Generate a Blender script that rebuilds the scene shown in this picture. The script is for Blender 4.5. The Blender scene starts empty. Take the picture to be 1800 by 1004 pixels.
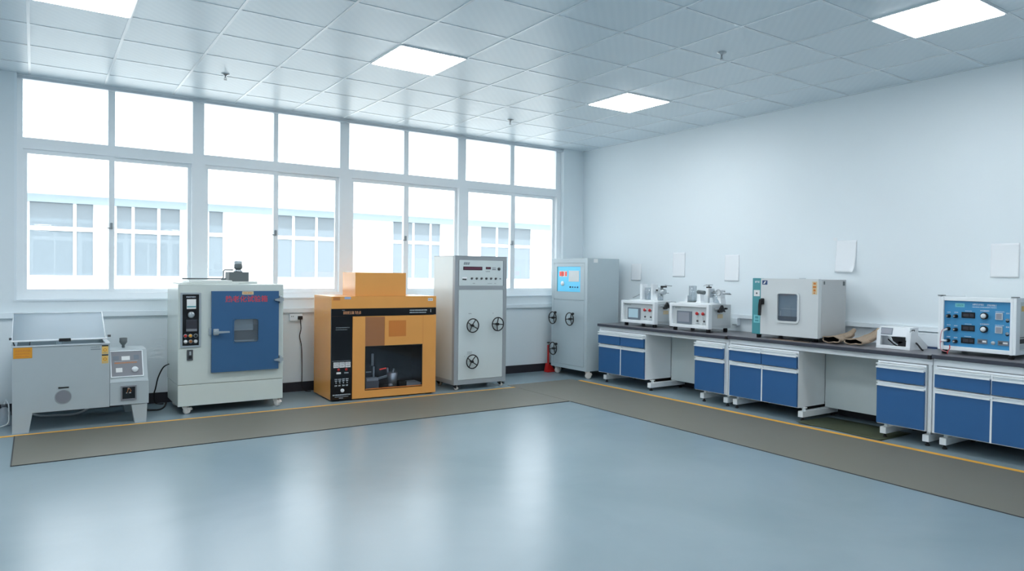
import bpy, bmesh, math, random
from mathutils import Matrix, Vector

random.seed(7)
SC = bpy.context.scene
COL = SC.collection
PI = math.pi

# ------------------------------------------------------------------ materials
def lin(c):
    return tuple(((v / 255) / 12.92 if v / 255 <= 0.04045 else ((v / 255 + 0.055) / 1.055) ** 2.4) for v in c)

M = {}
def mat(name, rgb, rough=0.5, metal=0.0, var=0.04, scale=6.0, emit=0.0, bump=0.0, spec=0.5, rvar=0.0, coat=0.0):
    m = bpy.data.materials.new(name); m.use_nodes = True
    nt = m.node_tree; b = nt.nodes['Principled BSDF']
    c = lin(rgb)
    tc = nt.nodes.new('ShaderNodeTexCoord')
    nz = nt.nodes.new('ShaderNodeTexNoise'); nz.inputs['Scale'].default_value = scale; nz.inputs['Detail'].default_value = 4
    nt.links.new(tc.outputs['Object'], nz.inputs['Vector'])
    mx = nt.nodes.new('ShaderNodeMix'); mx.data_type = 'RGBA'
    mx.inputs['A'].default_value = (*[v * (1 - var) for v in c], 1)
    mx.inputs['B'].default_value = (*[min(1, v * (1 + var)) for v in c], 1)
    nt.links.new(nz.outputs['Fac'], mx.inputs['Factor'])
    nt.links.new(mx.outputs['Result'], b.inputs['Base Color'])
    b.inputs['Roughness'].default_value = rough; b.inputs['Metallic'].default_value = metal
    b.inputs['Specular IOR Level'].default_value = spec
    if coat: b.inputs['Coat Weight'].default_value = coat
    if rvar:
        mr = nt.nodes.new('ShaderNodeMapRange')
        mr.inputs['To Min'].default_value = max(0.02, rough - rvar); mr.inputs['To Max'].default_value = rough + rvar
        nt.links.new(nz.outputs['Fac'], mr.inputs['Value']); nt.links.new(mr.outputs['Result'], b.inputs['Roughness'])
    if emit:
        b.inputs['Emission Color'].default_value = (*c, 1); b.inputs['Emission Strength'].default_value = emit
    if bump:
        bp = nt.nodes.new('ShaderNodeBump'); bp.inputs['Strength'].default_value = bump; bp.inputs['Distance'].default_value = 0.002
        n2 = nt.nodes.new('ShaderNodeTexNoise'); n2.inputs['Scale'].default_value = scale * 25; n2.inputs['Detail'].default_value = 3
        nt.links.new(tc.outputs['Object'], n2.inputs['Vector'])
        nt.links.new(n2.outputs['Fac'], bp.inputs['Height']); nt.links.new(bp.outputs['Normal'], b.inputs['Normal'])
    M[name] = m
    return m

def glass(name, tint, gloss=0.06, rough=0.0, white=0.0, wcol=(235, 242, 248), tl=0.5):
    """thin pane: see-through tint + a little mirror gloss + optional frosted white"""
    m = bpy.data.materials.new(name); m.use_nodes = True
    nt = m.node_tree; nt.nodes.clear()
    out = nt.nodes.new('ShaderNodeOutputMaterial')
    tr = nt.nodes.new('ShaderNodeBsdfTransparent'); tr.inputs['Color'].default_value = (*lin(tint), 1)
    gl = nt.nodes.new('ShaderNodeBsdfGlossy'); gl.inputs['Roughness'].default_value = rough
    lw = nt.nodes.new('ShaderNodeLayerWeight'); lw.inputs['Blend'].default_value = 0.25
    mp = nt.nodes.new('ShaderNodeMapRange'); mp.inputs['To Min'].default_value = gloss; mp.inputs['To Max'].default_value = min(1, gloss + 0.5)
    nt.links.new(lw.outputs['Fresnel'], mp.inputs['Value'])
    base = tr.outputs[0]
    if white:
        d = nt.nodes.new('ShaderNodeBsdfDiffuse'); d.inputs['Color'].default_value = (*lin(wcol), 1)
        t2 = nt.nodes.new('ShaderNodeBsdfTranslucent'); t2.inputs['Color'].default_value = (*lin(wcol), 1)
        a = nt.nodes.new('ShaderNodeMixShader'); a.inputs[0].default_value = tl
        nt.links.new(d.outputs[0], a.inputs[1]); nt.links.new(t2.outputs[0], a.inputs[2])
        b = nt.nodes.new('ShaderNodeMixShader'); b.inputs[0].default_value = white
        nt.links.new(base, b.inputs[1]); nt.links.new(a.outputs[0], b.inputs[2]); base = b.outputs[0]
    mx = nt.nodes.new('ShaderNodeMixShader')
    nt.links.new(mp.outputs['Result'], mx.inputs[0]); nt.links.new(base, mx.inputs[1]); nt.links.new(gl.outputs[0], mx.inputs[2])
    nt.links.new(mx.outputs[0], out.inputs['Surface'])
    M[name] = m
    return m

mat('wall', (232, 240, 244), 0.85, var=0.015, scale=1.2, bump=0.05)
mat('wall_white', (236, 244, 249), 0.7, var=0.01)
mat('base_black', (38, 36, 44), 0.55)
mat('alu_white', (242, 247, 250), 0.35, var=0.015, spec=0.4)
mat('alu_rail', (206, 214, 220), 0.35)
mat('grid', (226, 233, 238), 0.25, metal=0.0, var=0.01)
mat('tape', (236, 174, 64), 0.6, var=0.1, scale=14)
mat('mat_olive', (114, 112, 103), 0.55, var=0.12, scale=9, bump=0.35, rvar=0.08)
mat('mat_edge', (62, 64, 66), 0.7)
mat('mat_green', (62, 70, 48), 0.7, var=0.2, scale=12, bump=0.2)
mat('grey_body', (174, 184, 188), 0.35, var=0.03)
mat('grey_dark', (118, 122, 128), 0.5)
mat('grey_panel', (128, 130, 137), 0.4)
mat('white_body', (214, 220, 217), 0.42, var=0.02)
mat('oven_body', (204, 212, 207), 0.25, var=0.02)
mat('white_pl', (236, 240, 243), 0.35, var=0.01)
mat('pl_grey', (196, 203, 208), 0.4)
mat('tester_body', (205, 211, 213), 0.45)
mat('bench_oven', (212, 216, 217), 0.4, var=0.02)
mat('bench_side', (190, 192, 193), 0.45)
mat('blue', (46, 98, 152), 0.4, var=0.05, scale=5)
mat('blue_oven', (52, 94, 136), 0.38, var=0.05)
mat('blue_panel', (66, 146, 196), 0.35, var=0.03)
mat('cyan_panel', (96, 200, 240), 0.35, var=0.04, emit=0.12)
mat('teal', (74, 150, 158), 0.42, var=0.04)
mat('teal_light', (120, 198, 206), 0.45)
mat('orange', (230, 162, 86), 0.26, var=0.05, scale=3)
mat('orange_dark', (206, 124, 52), 0.5)
mat('orange_lbl', (222, 152, 40), 0.5, var=0.1, scale=20)
mat('yellow_lbl', (226, 190, 110), 0.5)
mat('sticker_pale', (214, 196, 160), 0.6, var=0.1, scale=30)
mat('sticker_blue', (160, 182, 214), 0.4)
mat('gloss_black', (10, 11, 16), 0.12, var=0.2)
mat('black', (16, 16, 20), 0.45)
mat('rubber', (22, 22, 25), 0.7)
mat('chamber', (46, 48, 58), 0.6)
mat('cavity', (168, 180, 188), 0.4, var=0.12, scale=8)
mat('silver', (190, 196, 200), 0.28, metal=0.75)
mat('steel', (150, 156, 160), 0.3, metal=0.85)
mat('grey_frame', (156, 163, 168), 0.4, var=0.02)
mat('panel_white', (212, 222, 223), 0.24, var=0.02)
mat('cab_grey', (182, 196, 202), 0.36, var=0.02)
mat('red', (196, 34, 34), 0.45)
mat('red_led', (214, 60, 50), 0.4, emit=0.35)
mat('red_text', (214, 62, 72), 0.5)
mat('red_screen', (96, 44, 66), 0.3)
mat('amber', (222, 158, 44), 0.4)
mat('brown_btn', (170, 110, 62), 0.45)
mat('white_lbl', (228, 230, 230), 0.6)
mat('ink', (52, 58, 62), 0.6)
mat('ink_soft', (134, 144, 150), 0.6)
mat('ink_white', (214, 224, 232), 0.6)
mat('ink_gold', (190, 134, 96), 0.5)
mat('lcd', (176, 204, 216), 0.25, emit=0.06)
mat('lcd_off', (152, 156, 166), 0.25)
mat('bezel', (112, 122, 134), 0.4)
mat('knob_grey', (74, 78, 82), 0.45)
mat('motor_grey', (100, 108, 110), 0.5)
mat('wheel_white', (222, 216, 210), 0.5)
mat('worktop', (112, 111, 117), 0.33, var=0.06, scale=9, rvar=0.06)
mat('top_edge', (56, 60, 72), 0.5)
mat('glove', (174, 154, 134), 0.9, var=0.15, scale=30, bump=0.3)
mat('glove_in', (26, 24, 24), 0.95)
mat('board', (150, 128, 108), 0.85, var=0.1)
mat('paper', (240, 243, 246), 0.8, var=0.01)
mat('pink_wire', (214, 150, 158), 0.5)
mat('dark_blue', (40, 70, 120), 0.4)
mat('hose', (214, 218, 220), 0.4)
mat('facade', (240, 240, 238), 0.9, var=0.02, scale=0.5)
mat('facade_frame', (238, 240, 242), 0.6)
mat('eave', (158, 172, 182), 0.8)
mat('yard', (200, 200, 196), 0.9)
mat('curtain', (226, 228, 230), 0.9)
mat('diffuser', (250, 253, 255), 0.5, var=0.0, emit=12.0)
glass('pane', (250, 252, 253), gloss=0.03)
glass('far_pane', (200, 215, 225), gloss=0.04, white=0.85, wcol=(166, 178, 186))
glass('acrylic', (240, 247, 251), gloss=0.04, rough=0.3, white=0.30, tl=0.75, wcol=(244, 250, 254))
glass('clear', (244, 248, 250), gloss=0.05, rough=0.02, white=0.22)
glass('smoked', (238, 240, 244), gloss=0.03)
glass('brown_acrylic', (190, 130, 80), gloss=0.05, white=0.9, wcol=(222, 160, 112))
glass('oven_pane', (244, 246, 248), gloss=0.05)
glass('jug', (240, 246, 250), gloss=0.05, rough=0.2, white=0.4)

def floor_material():
    m = bpy.data.materials.new('epoxy_floor'); m.use_nodes = True
    nt = m.node_tree; b = nt.nodes['Principled BSDF']
    tc = nt.nodes.new('ShaderNodeTexCoord')
    n1 = nt.nodes.new('ShaderNodeTexNoise'); n1.inputs['Scale'].default_value = 0.9; n1.inputs['Detail'].default_value = 6
    n1.inputs['Distortion'].default_value = 0.6
    nt.links.new(tc.outputs['Object'], n1.inputs['Vector'])
    cr = nt.nodes.new('ShaderNodeValToRGB')
    cr.color_ramp.elements[0].position = 0.3; cr.color_ramp.elements[0].color = (*lin((128, 147, 156)), 1)
    cr.color_ramp.elements[1].position = 0.75; cr.color_ramp.elements[1].color = (*lin((142, 159, 168)), 1)
    nt.links.new(n1.outputs['Fac'], cr.inputs['Fac'])
    b.inputs['Roughness'].default_value = 0.27
    nt.links.new(cr.outputs['Color'], b.inputs['Base Color'])
    b.inputs['Specular IOR Level'].default_value = 0.6
    bp = nt.nodes.new('ShaderNodeBump'); bp.inputs['Strength'].default_value = 0.04; bp.inputs['Distance'].default_value = 0.01
    n3 = nt.nodes.new('ShaderNodeTexNoise'); n3.inputs['Scale'].default_value = 14; n3.inputs['Detail'].default_value = 3
    nt.links.new(tc.outputs['Object'], n3.inputs['Vector']); nt.links.new(n3.outputs['Fac'], bp.inputs['Height'])
    nt.links.new(bp.outputs['Normal'], b.inputs['Normal'])
    M['floor'] = m
floor_material()

def ceiling_material():
    m = bpy.data.materials.new('ceiling_tile'); m.use_nodes = True
    nt = m.node_tree; b = nt.nodes['Principled BSDF']
    tc = nt.nodes.new('ShaderNodeTexCoord')
    mp = nt.nodes.new('ShaderNodeMapping'); mp.inputs['Rotation'].default_value = (0, 0, math.radians(45))
    nt.links.new(tc.outputs['Object'], mp.inputs['Vector'])
    wv = nt.nodes.new('ShaderNodeTexWave'); wv.inputs['Scale'].default_value = 5.7; wv.inputs['Distortion'].default_value = 0.15
    nt.links.new(mp.outputs['Vector'], wv.inputs['Vector'])
    nz = nt.nodes.new('ShaderNodeTexNoise'); nz.inputs['Scale'].default_value = 0.8
    nt.links.new(tc.outputs['Object'], nz.inputs['Vector'])
    mlt = nt.nodes.new('ShaderNodeMath'); mlt.operation = 'MULTIPLY'
    nt.links.new(wv.outputs['Fac'], mlt.inputs[0]); nt.links.new(nz.outputs['Fac'], mlt.inputs[1])
    mx = nt.nodes.new('ShaderNodeMix'); mx.data_type = 'RGBA'
    mx.inputs['A'].default_value = (*lin((214, 226, 233)), 1); mx.inputs['B'].default_value = (*lin((220, 231, 237)), 1)
    nt.links.new(mlt.outputs[0], mx.inputs['Factor']); nt.links.new(mx.outputs['Result'], b.inputs['Base Color'])
    b.inputs['Roughness'].default_value = 0.34; b.inputs['Specular IOR Level'].default_value = 0.45
    M['ceiling'] = m
ceiling_material()

# ------------------------------------------------------------------ mesh helpers
class MB:
    """collects shapes into one bmesh"""
    def __init__(self): self.bm = bmesh.new(); self.slots = []; self.cur = 0
    def mat(self, name):
        if name not in self.slots: self.slots.append(name)
        self.cur = self.slots.index(name); return self
    def _merge(self, b):
        for f in b.faces: f.material_index = self.cur
        me = bpy.data.meshes.new('t'); b.to_mesh(me); b.free()
        self.bm.from_mesh(me); bpy.data.meshes.remove(me)
    def box(self, x0, x1, y0, y1, z0, z1, bev=0.0, seg=2, mtx=None):
        b = bmesh.new()
        bmesh.ops.create_cube(b, size=1)
        bmesh.ops.transform(b, matrix=Matrix.Translation(((x0 + x1) / 2, (y0 + y1) / 2, (z0 + z1) / 2)) @ Matrix.Diagonal((abs(x1 - x0), abs(y1 - y0), abs(z1 - z0), 1)), verts=b.verts)
        if bev:
            bmesh.ops.bevel(b, geom=list(b.edges), offset=bev, segments=seg, affect='EDGES', profile=0.5)
        if mtx is not None: bmesh.ops.transform(b, matrix=mtx, verts=b.verts)
        self._merge(b); return self
    def rbox(self, x0, x1, y0, y1, z0, z1, r, seg=5):
        """box with the four edges along y rounded (rounded-rectangle front)"""
        pts = []
        for cx, cz, a0 in ((x1 - r, z1 - r, 0), (x0 + r, z1 - r, 90), (x0 + r, z0 + r, 180), (x1 - r, z0 + r, 270)):
            for k in range(seg + 1):
                a = math.radians(a0 + 90 * k / seg); pts.append((cx + r * math.cos(a), cz + r * math.sin(a)))
        return self.prism(pts, y0, y1)
    def prism(self, pts, y0, y1, axis='y', mtx=None):
        """extrude a 2-D outline. axis y: pts=(x,z); axis x: pts=(y,z); axis z: pts=(x,y)"""
        b = bmesh.new()
        def mk(p, d):
            return (p[0], d, p[1]) if axis == 'y' else ((d, p[0], p[1]) if axis == 'x' else (p[0], p[1], d))
        A = [b.verts.new(mk(p, y0)) for p in pts]; B = [b.verts.new(mk(p, y1)) for p in pts]
        b.faces.new(A); b.faces.new(list(reversed(B)))
        n = len(pts)
        for i in range(n): b.faces.new([A[i], B[i], B[(i + 1) % n], A[(i + 1) % n]])
        bmesh.ops.recalc_face_normals(b, faces=b.faces)
        if mtx is not None: bmesh.ops.transform(b, matrix=mtx, verts=b.verts)
        self._merge(b); return self
    def frame(self, x0, x1, z0, z1, w, y0, y1, wt=None, wb=None):
        """rectangular ring in the xz plane"""
        wt = w if wt is None else wt; wb = w if wb is None else wb
        self.box(x0, x0 + w, y0, y1, z0, z1); self.box(x1 - w, x1, y0, y1, z0, z1)
        self.box(x0 + w, x1 - w, y0, y1, z1 - wt, z1); self.box(x0 + w, x1 - w, y0, y1, z0, z0 + wb); return self
    def cyl(self, p0, p1, r, r1=None, seg=20):
        p0, p1 = Vector(p0), Vector(p1); d = p1 - p0
        b = bmesh.new()
        bmesh.ops.create_cone(b, cap_ends=True, segments=seg, radius1=r, radius2=r if r1 is None else r1, depth=d.length)
        q = Vector((0, 0, 1)).rotation_difference(d.normalized()).to_matrix().to_4x4()
        bmesh.ops.transform(b, matrix=Matrix.Translation((p0 + p1) / 2) @ q, verts=b.verts)
        for f in b.faces:
            if len(f.verts) == 4: f.smooth = True
        self._merge(b); return self
    def lathe(self, prof, c, seg=24, axis='z'):
        """prof: (r, h) pairs, turned about an axis through c"""
        b = bmesh.new(); rings = []
        for r, h in prof:
            ring = []
            for k in range(seg):
                a = 2 * PI * k / seg; u, v = r * math.cos(a), r * math.sin(a)
                p = (c[0] + u, c[1] + v, c[2] + h) if axis == 'z' else ((c[0] + u, c[1] + h, c[2] + v) if axis == 'y' else (c[0] + h, c[1] + u, c[2] + v))
                ring.append(b.verts.new(p))
            rings.append(ring)
        for i in range(len(rings) - 1):
            for k in range(seg):
                f = b.faces.new([rings[i][k], rings[i][(k + 1) % seg], rings[i + 1][(k + 1) % seg], rings[i + 1][k]]); f.smooth = True
        b.faces.new(rings[0]); b.faces.new(list(reversed(rings[-1])))
        bmesh.ops.recalc_face_normals(b, faces=b.faces)
        self._merge(b); return self
    def torus(self, c, R, r, axis='y', seg=36, ms=10, a0=0, a1=360):
        pts = []
        n = seg
        for k in range(n + (0 if a1 - a0 >= 360 else 1)):
            a = math.radians(a0 + (a1 - a0) * k / n)
            u, v = R * math.cos(a), R * math.sin(a)
            pts.append((c[0] + u, c[1], c[2] + v) if axis == 'y' else ((c[0], c[1] + u, c[2] + v) if axis == 'x' else (c[0] + u, c[1] + v, c[2])))
        return self.tube(pts, r, ms, closed=a1 - a0 >= 360, smooth=False)
    def tube(self, pts, r, seg=8, closed=False, smooth=True, sub=6, flat=None):
        P = [Vector(p) for p in pts]
        if smooth and len(P) > 2:
            Q = []
            n = len(P)
            for i in range(n - 1):
                p0 = P[max(i - 1, 0)]; p1 = P[i]; p2 = P[i + 1]; p3 = P[min(i + 2, n - 1)]
                for k in range(sub):
                    t = k / sub
                    Q.append(0.5 * ((2 * p1) + (-p0 + p2) * t + (2 * p0 - 5 * p1 + 4 * p2 - p3) * t * t + (-p0 + 3 * p1 - 3 * p2 + p3) * t ** 3))
            Q.append(P[-1]); P = Q
        b = bmesh.new(); rings = []; n = len(P); up = None
        for i in range(n):
            if closed: t = (P[(i + 1) % n] - P[i - 1]).normalized()
            else: t = (P[min(i + 1, n - 1)] - P[max(i - 1, 0)]).normalized()
            if up is None:
                up = t.orthogonal().normalized()
            else:
                up = (up - t * up.dot(t))
                up = up.normalized() if up.length > 1e-6 else t.orthogonal().normalized()
            sd = t.cross(up)
            rings.append([b.verts.new(P[i] + r * (math.cos(2 * PI * k / seg) * up + math.sin(2 * PI * k / seg) * sd)) for k in range(seg)])
        m = n if closed else n - 1
        for i in range(m):
            A, B = rings[i], rings[(i + 1) % n]
            off = 0
            if closed and i == n - 1:
                off = min(range(seg), key=lambda o: (A[0].co - B[o].co).length)
            for k in range(seg):
                f = b.faces.new([A[k], A[(k + 1) % seg], B[(k + 1 + off) % seg], B[(k + off) % seg]]); f.smooth = True
        if not closed: b.faces.new(list(reversed(rings[0]))); b.faces.new(rings[-1])
        bmesh.ops.recalc_face_normals(b, faces=b.faces)
        self._merge(b); return self
    def grid(self, fn, nu, nv, thick=0.0, nrm=(0, -1, 0)):
        b = bmesh.new()
        V = [[b.verts.new(fn(i / nu, j / nv)) for j in range(nv + 1)] for i in range(nu + 1)]
        for i in range(nu):
            for j in range(nv):
                f = b.faces.new([V[i][j], V[i + 1][j], V[i + 1][j + 1], V[i][j + 1]]); f.smooth = True
        if thick:
            bmesh.ops.recalc_face_normals(b, faces=b.faces)
            bmesh.ops.solidify(b, geom=list(b.faces), thickness=thick)
        self._merge(b); return self
    def marks(self, x0, x1, z0, z1, y=-0.0008, seed=1, th=0.0006, fill=0.7):
        """a line of small printed strokes (lettering too small to read)"""
        rr = random.Random(seed); h = z1 - z0; x = x0
        while x < x1 - h * 0.25:
            w = h * rr.uniform(0.35, 0.8); w = min(w, x1 - x)
            t = h * 0.16; x1_ = x + w * fill
            opts = [(x, x + t, z0, z1), (x1_ - t, x1_, z0, z0 + h * .7), (x, x1_, z1 - t, z1), (x, x1_, z0 + h * .42, z0 + h * .42 + t), (x, x1_, z0, z0 + t), ((x + x1_) / 2 - t / 2, (x + x1_) / 2 + t / 2, z0 + h * .1, z1), (x1_ - t, x1_, z0 + h * .5, z1)]
            for q, o in enumerate(rr.sample(opts, 4)):
                self.box(o[0], o[1], y - q * 0.00004, y + th, o[2], o[3])
            x += w
        return self

def obj(name, mb, m, parent=None, loc=None):
    me = bpy.data.meshes.new(name); mb.bm.to_mesh(me); mb.bm.free()
    if mb.slots:
        for s in mb.slots: me.materials.append(M[s])
    else: me.materials.append(M[m])
    o = bpy.data.objects.new(name, me); COL.objects.link(o)
    if parent is not None: o.parent = parent
    if loc: o.location = loc
    return o
def tag(o, label, cat, group=None, kind=None):
    o['label'] = label; o['category'] = cat
    if group: o['group'] = group
    if kind: o['kind'] = kind
    return o
def thing(name, label, cat, loc=(0, 0, 0), rz=0.0, group=None):
    o = bpy.data.objects.new(name, None); COL.objects.link(o)
    o.empty_display_size = 0.1
    o.location = loc; o.rotation_euler = (0, 0, math.radians(rz))
    return tag(o, label, cat, group)
def struct(name, mb, m, parent=None):
    o = obj(name, mb, m, parent)
    if parent is None: o['kind'] = 'structure'
    return o
def lab(o, text): o['label'] = text; return o
def dup(root, loc, label=None, rz=None):
    r = root.copy(); COL.objects.link(r); r.location = loc
    if rz is not None: r.rotation_euler = (0, 0, math.radians(rz))
    if label: r['label'] = label
    for ch in list(root.children):
        c = ch.copy(); COL.objects.link(c); c.parent = r
        for g in list(ch.children):
            d = g.copy(); COL.objects.link(d); d.parent = c
    return r
def text_mesh(body, size, matname, parent, name, loc, rot=(PI / 2, 0, 0), ext=0.0006):
    cu = bpy.data.curves.new(name, 'FONT'); cu.body = body; cu.size = size; cu.extrude = ext; cu.offset = .0005
    cu.align_x = 'CENTER'; cu.align_y = 'CENTER'
    t = bpy.data.objects.new(name, cu); COL.objects.link(t)
    bpy.context.view_layer.update()
    me = bpy.data.meshes.new_from_object(t.evaluated_get(bpy.context.evaluated_depsgraph_get()))
    bpy.data.objects.remove(t); bpy.data.curves.remove(cu)
    me.materials.clear(); me.materials.append(M[matname]); me.name = name
    o = bpy.data.objects.new(name, me); COL.objects.link(o)
    o.parent = parent; o.location = loc; o.rotation_euler = rot
    return o

# ------------------------------------------------------------------ room shell
RX0, RY0, H = -10.2, -12.0, 3.128
struct('floor', MB().box(RX0 - .2, 0.2, RY0 - .2, 0.24, -0.12, 0), 'floor')
struct('ceiling', MB().box(RX0 - .2, 0.2, RY0 - .2, 0.24, H, H + 0.12), 'ceiling')
struct('wall_north', MB().box(RX0 - .2, -6.70, 0, 0.24, 0, H).box(-6.70, -0.365, 0, 0.24, 0, 1.055).box(-0.365, 0.2, 0, 0.24, 0, H), 'wall')
struct('wall_right', MB().box(0, 0.2, RY0 - .2, 0, 0, H), 'wall')
struct('wall_left', MB().box(RX0 - .2, RX0, RY0 - .2, 0, 0, H), 'wall')
struct('wall_rear', MB().box(RX0, 0, RY0 - .2, RY0, 0, H), 'wall')
struct('baseboard_north', MB().box(RX0, 0, -0.012, 0, 0, 0.105), 'base_black')
struct('baseboard_right', MB().box(-0.012, 0, RY0, -0.012, 0, 0.105), 'base_black')
# suspended-ceiling T bars
g = MB()
y = -0.406
while y > RY0: g.box(RX0, 0, y - .010, y + .010, H - .003, H + .002); y -= 0.6
x = -0.005 - 0.6
while x > RX0: g.box(x - .010, x + .010, RY0, 0, H - .004, H + .002); x -= 0.6
g.box(-0.02, 0, RY0, 0, H - .006, H + .002)
struct('trim_1', g, 'grid')
struct('trim_2', MB().box(RX0, -0.002, -0.036, 0, 0.885, 0.937, bev=.003), 'wall_white')          # trunking under the windows
struct('trim_3', MB().box(-0.042, 0, -9.0, -2.69, 0.882, 0.925, bev=.003), 'wall_white')          # trunking on the right wall
struct('trim_4', MB().box(-6.72, -6.70, -0.006, 0.02, 1.04, H - .01).box(-6.72, -0.365, -0.012, 0.06, 1.04, 1.057), 'wall_white')
struct('trim_5', MB().box(-6.70, -0.365, 0.015, 0.045, H - .045, H - .018), 'alu_rail')           # blind rail at the window head

# windows: four bays, each a fixed pair of lights over two sliding sashes
BAYS = [(-6.70, -5.15), (-5.15, -3.565), (-3.565, -1.985), (-1.985, -0.365)]
UP = [(-6.657, -5.970, -5.911, -5.207), (-5.096, -4.378, -4.329, -3.621), (-3.510, -2.800, -2.739, -2.044), (-1.925, -1.219, -1.154, -0.450)]
LO = [(-6.622, -5.962, -5.914, -5.246), (-5.053, -4.374, -4.324, -3.657), (-3.448, -2.793, -2.731, -2.060), (-1.872, -1.199, -1.133, -0.467)]
for i, ((a, b), u, l) in enumerate(zip(BAYS, UP, LO)):
    F = MB()
    F.box(a, u[0], .07, .15, 2.47, H).box(u[3], b, .07, .15, 2.47, H)                 # upper jambs
    F.box(u[1], u[2], .08, .14, 2.55, H)                                              # upper mullion
    F.box(u[0], u[3], .07, .15, 3.095, H)                                             # head
    F.box(a, b, .06, .16, 2.47, 2.555)                                                # transom
    F.box(a, l[0] - .032, .06, .16, 1.057, 2.47).box(l[3] + .032, b, .06, .16, 1.057, 2.47)
    F.box(l[0] - .032, l[3] + .032, .06, .16, 1.057, 1.112).box(l[0] - .032, l[3] + .032, .06, .16, 2.452, 2.47)
    w = struct('window_%d' % (i + 1), F, 'alu_white')
    s1 = obj('sash', MB().box(l[0] - .032, l[0], .085, .112, 1.112, 2.452).box(l[1], l[2], .085, .112, 1.112, 2.452).box(l[0], l[1], .085, .112, 1.112, 1.150).box(l[0], l[1], .085, .112, 2.412, 2.452), 'alu_white', w)
    s2 = obj('sash', MB().box(l[1] + .004, l[2] - .002, .118, .145, 1.112, 2.452).box(l[3], l[3] + .032, .118, .145, 1.112, 2.452).box(l[2] - .002, l[3], .118, .145, 1.112, 1.150).box(l[2] - .002, l[3], .118, .145, 2.412, 2.452), 'alu_white', w)
    obj('pane', MB().box(l[0] - .01, l[1] + .01, .096, .100, 1.14, 2.42), 'pane', s1)
    obj('pane', MB().box(l[2] - .01, l[3] + .01, .130, .134, 1.14, 2.42), 'pane', s2)
    obj('latch', MB().box(l[1] + .01, l[1] + .032, .066, .085, 1.74, 1.80, bev=.004).box(l[1] - .02, l[1] + .02, .058, .068, 1.742, 1.752), 'steel', s1)
    obj('pane', MB().box(u[0] - .005, u[1] + .005, .108, .112, 2.55, 3.10), 'pane', w)
    obj('pane', MB().box(u[2] - .005, u[3] + .005, .108, .112, 2.55, 3.10), 'pane', w)

# ------------------------------------------------------------------ outside
struct('ground', MB().box(-40, 40, 0.3, 60, -0.3, -0.12), 'yard')
bld = thing('building', 'white single-storey building with rows of pale windows seen outside through the windows', 'building', (0, 12, -0.12))
BW = [(-8.4, -5.33, (0, .6, 1.7, 2.63)), (-4.95, -3.4, (0, .42, 1.0)), (-2.82, -2.35, (0,)), (-1.05, 0.75, (0, .52, 1.18)), (2.45, 4.2, (0, .75, 1.35)), (5.6, 7.75, (0, .7, 1.36))]
wl = MB().mat('facade'); xs = -26.0
for (a, b, _) in BW:
    wl.box(xs, a, 0, .3, 0, 3.2); xs = b
    wl.box(a, b, 0, .3, 0, 1.24)
wl.box(xs, 26, 0, .3, 0, 3.2).box(-26, 26, 4.6, 5.0, 0, 3.2).box(-26, 26, .3, 5, 0, .1)
obj('wall', wl, 'facade', bld)
obj('roof', MB().box(-26.4, 26.4, -.55, 5.4, 3.2, 3.34).box(-26.4, 26.4, -.3, 5.2, 3.34, 4.6), 'facade', bld)
obj('eave_fascia', MB().box(-26, 26, -.1, 0, 3.02, 3.2), 'eave', bld)
for (a, b, ml) in BW:
    f = MB().frame(a, b, 1.24, 3.2, .06, .02, .12).box(a + .06, b - .06, .025, .115, 2.36, 2.46)
    for k in ml[1:]: f.box(a + k - .035, a + k + .035, .03, .11, 1.30, 3.14)
    wo = obj('window', f, 'facade_frame', bld)
    obj('pane', MB().box(a + .05, b - .05, .06, .07, 1.28, 3.16), 'far_pane', wo)
    obj('curtain', MB().grid(lambda s, t, a=a, b=b: (a + (b - a) * (.1 + .35 * s), .22 + .03 * math.sin(s * 30), 1.25 + 1.1 * t), 24, 1), 'curtain', wo)

# ------------------------------------------------------------------ floor markings and mats
def fmat(label, pts, edges):
    m = MB().mat('mat_olive').prism(pts, 0.0005, 0.004, 'z').mat('mat_edge')
    for p, q in edges:
        d = (Vector(q) - Vector(p)).normalized(); n = Vector((d.y, -d.x)) * .008
        m.prism([p, q, (q[0] + n.x, q[1] + n.y), (p[0] + n.x, p[1] + n.y)], 0.0005, 0.0045, 'z')
    tag(obj('floor_mat', m, None), label, 'floor mat')
fmat('long olive grey floor mat laid in front of the window machines', [(-6.70, -1.022), (-6.70, -2.05), (-1.864, -2.05), (-1.844, -1.022)], [((-1.864, -2.05), (-6.70, -2.05)), ((-6.70, -2.05), (-6.70, -1.022))])
fmat('long olive grey floor mat laid in front of the blue cupboard bench', [(-1.838, -.83), (-1.858, -2.06), (-1.955, -7.4), (-.855, -7.4), (-.855, -.83)], [((-1.955, -7.4), (-1.8595, -2.07))])
tag(obj('floor_tape', MB().box(-10.0, -1.835, -1.02, -0.972, 0.0006, 0.0022), 'tape'), 'yellow floor line running in front of the machines under the windows', 'floor line')
tag(obj('floor_tape', MB().box(-0.842, -0.785, -9.5, -0.95, 0.0006, 0.0022), 'tape'), 'yellow floor line running along the foot of the blue cupboard bench', 'floor line')

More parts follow.
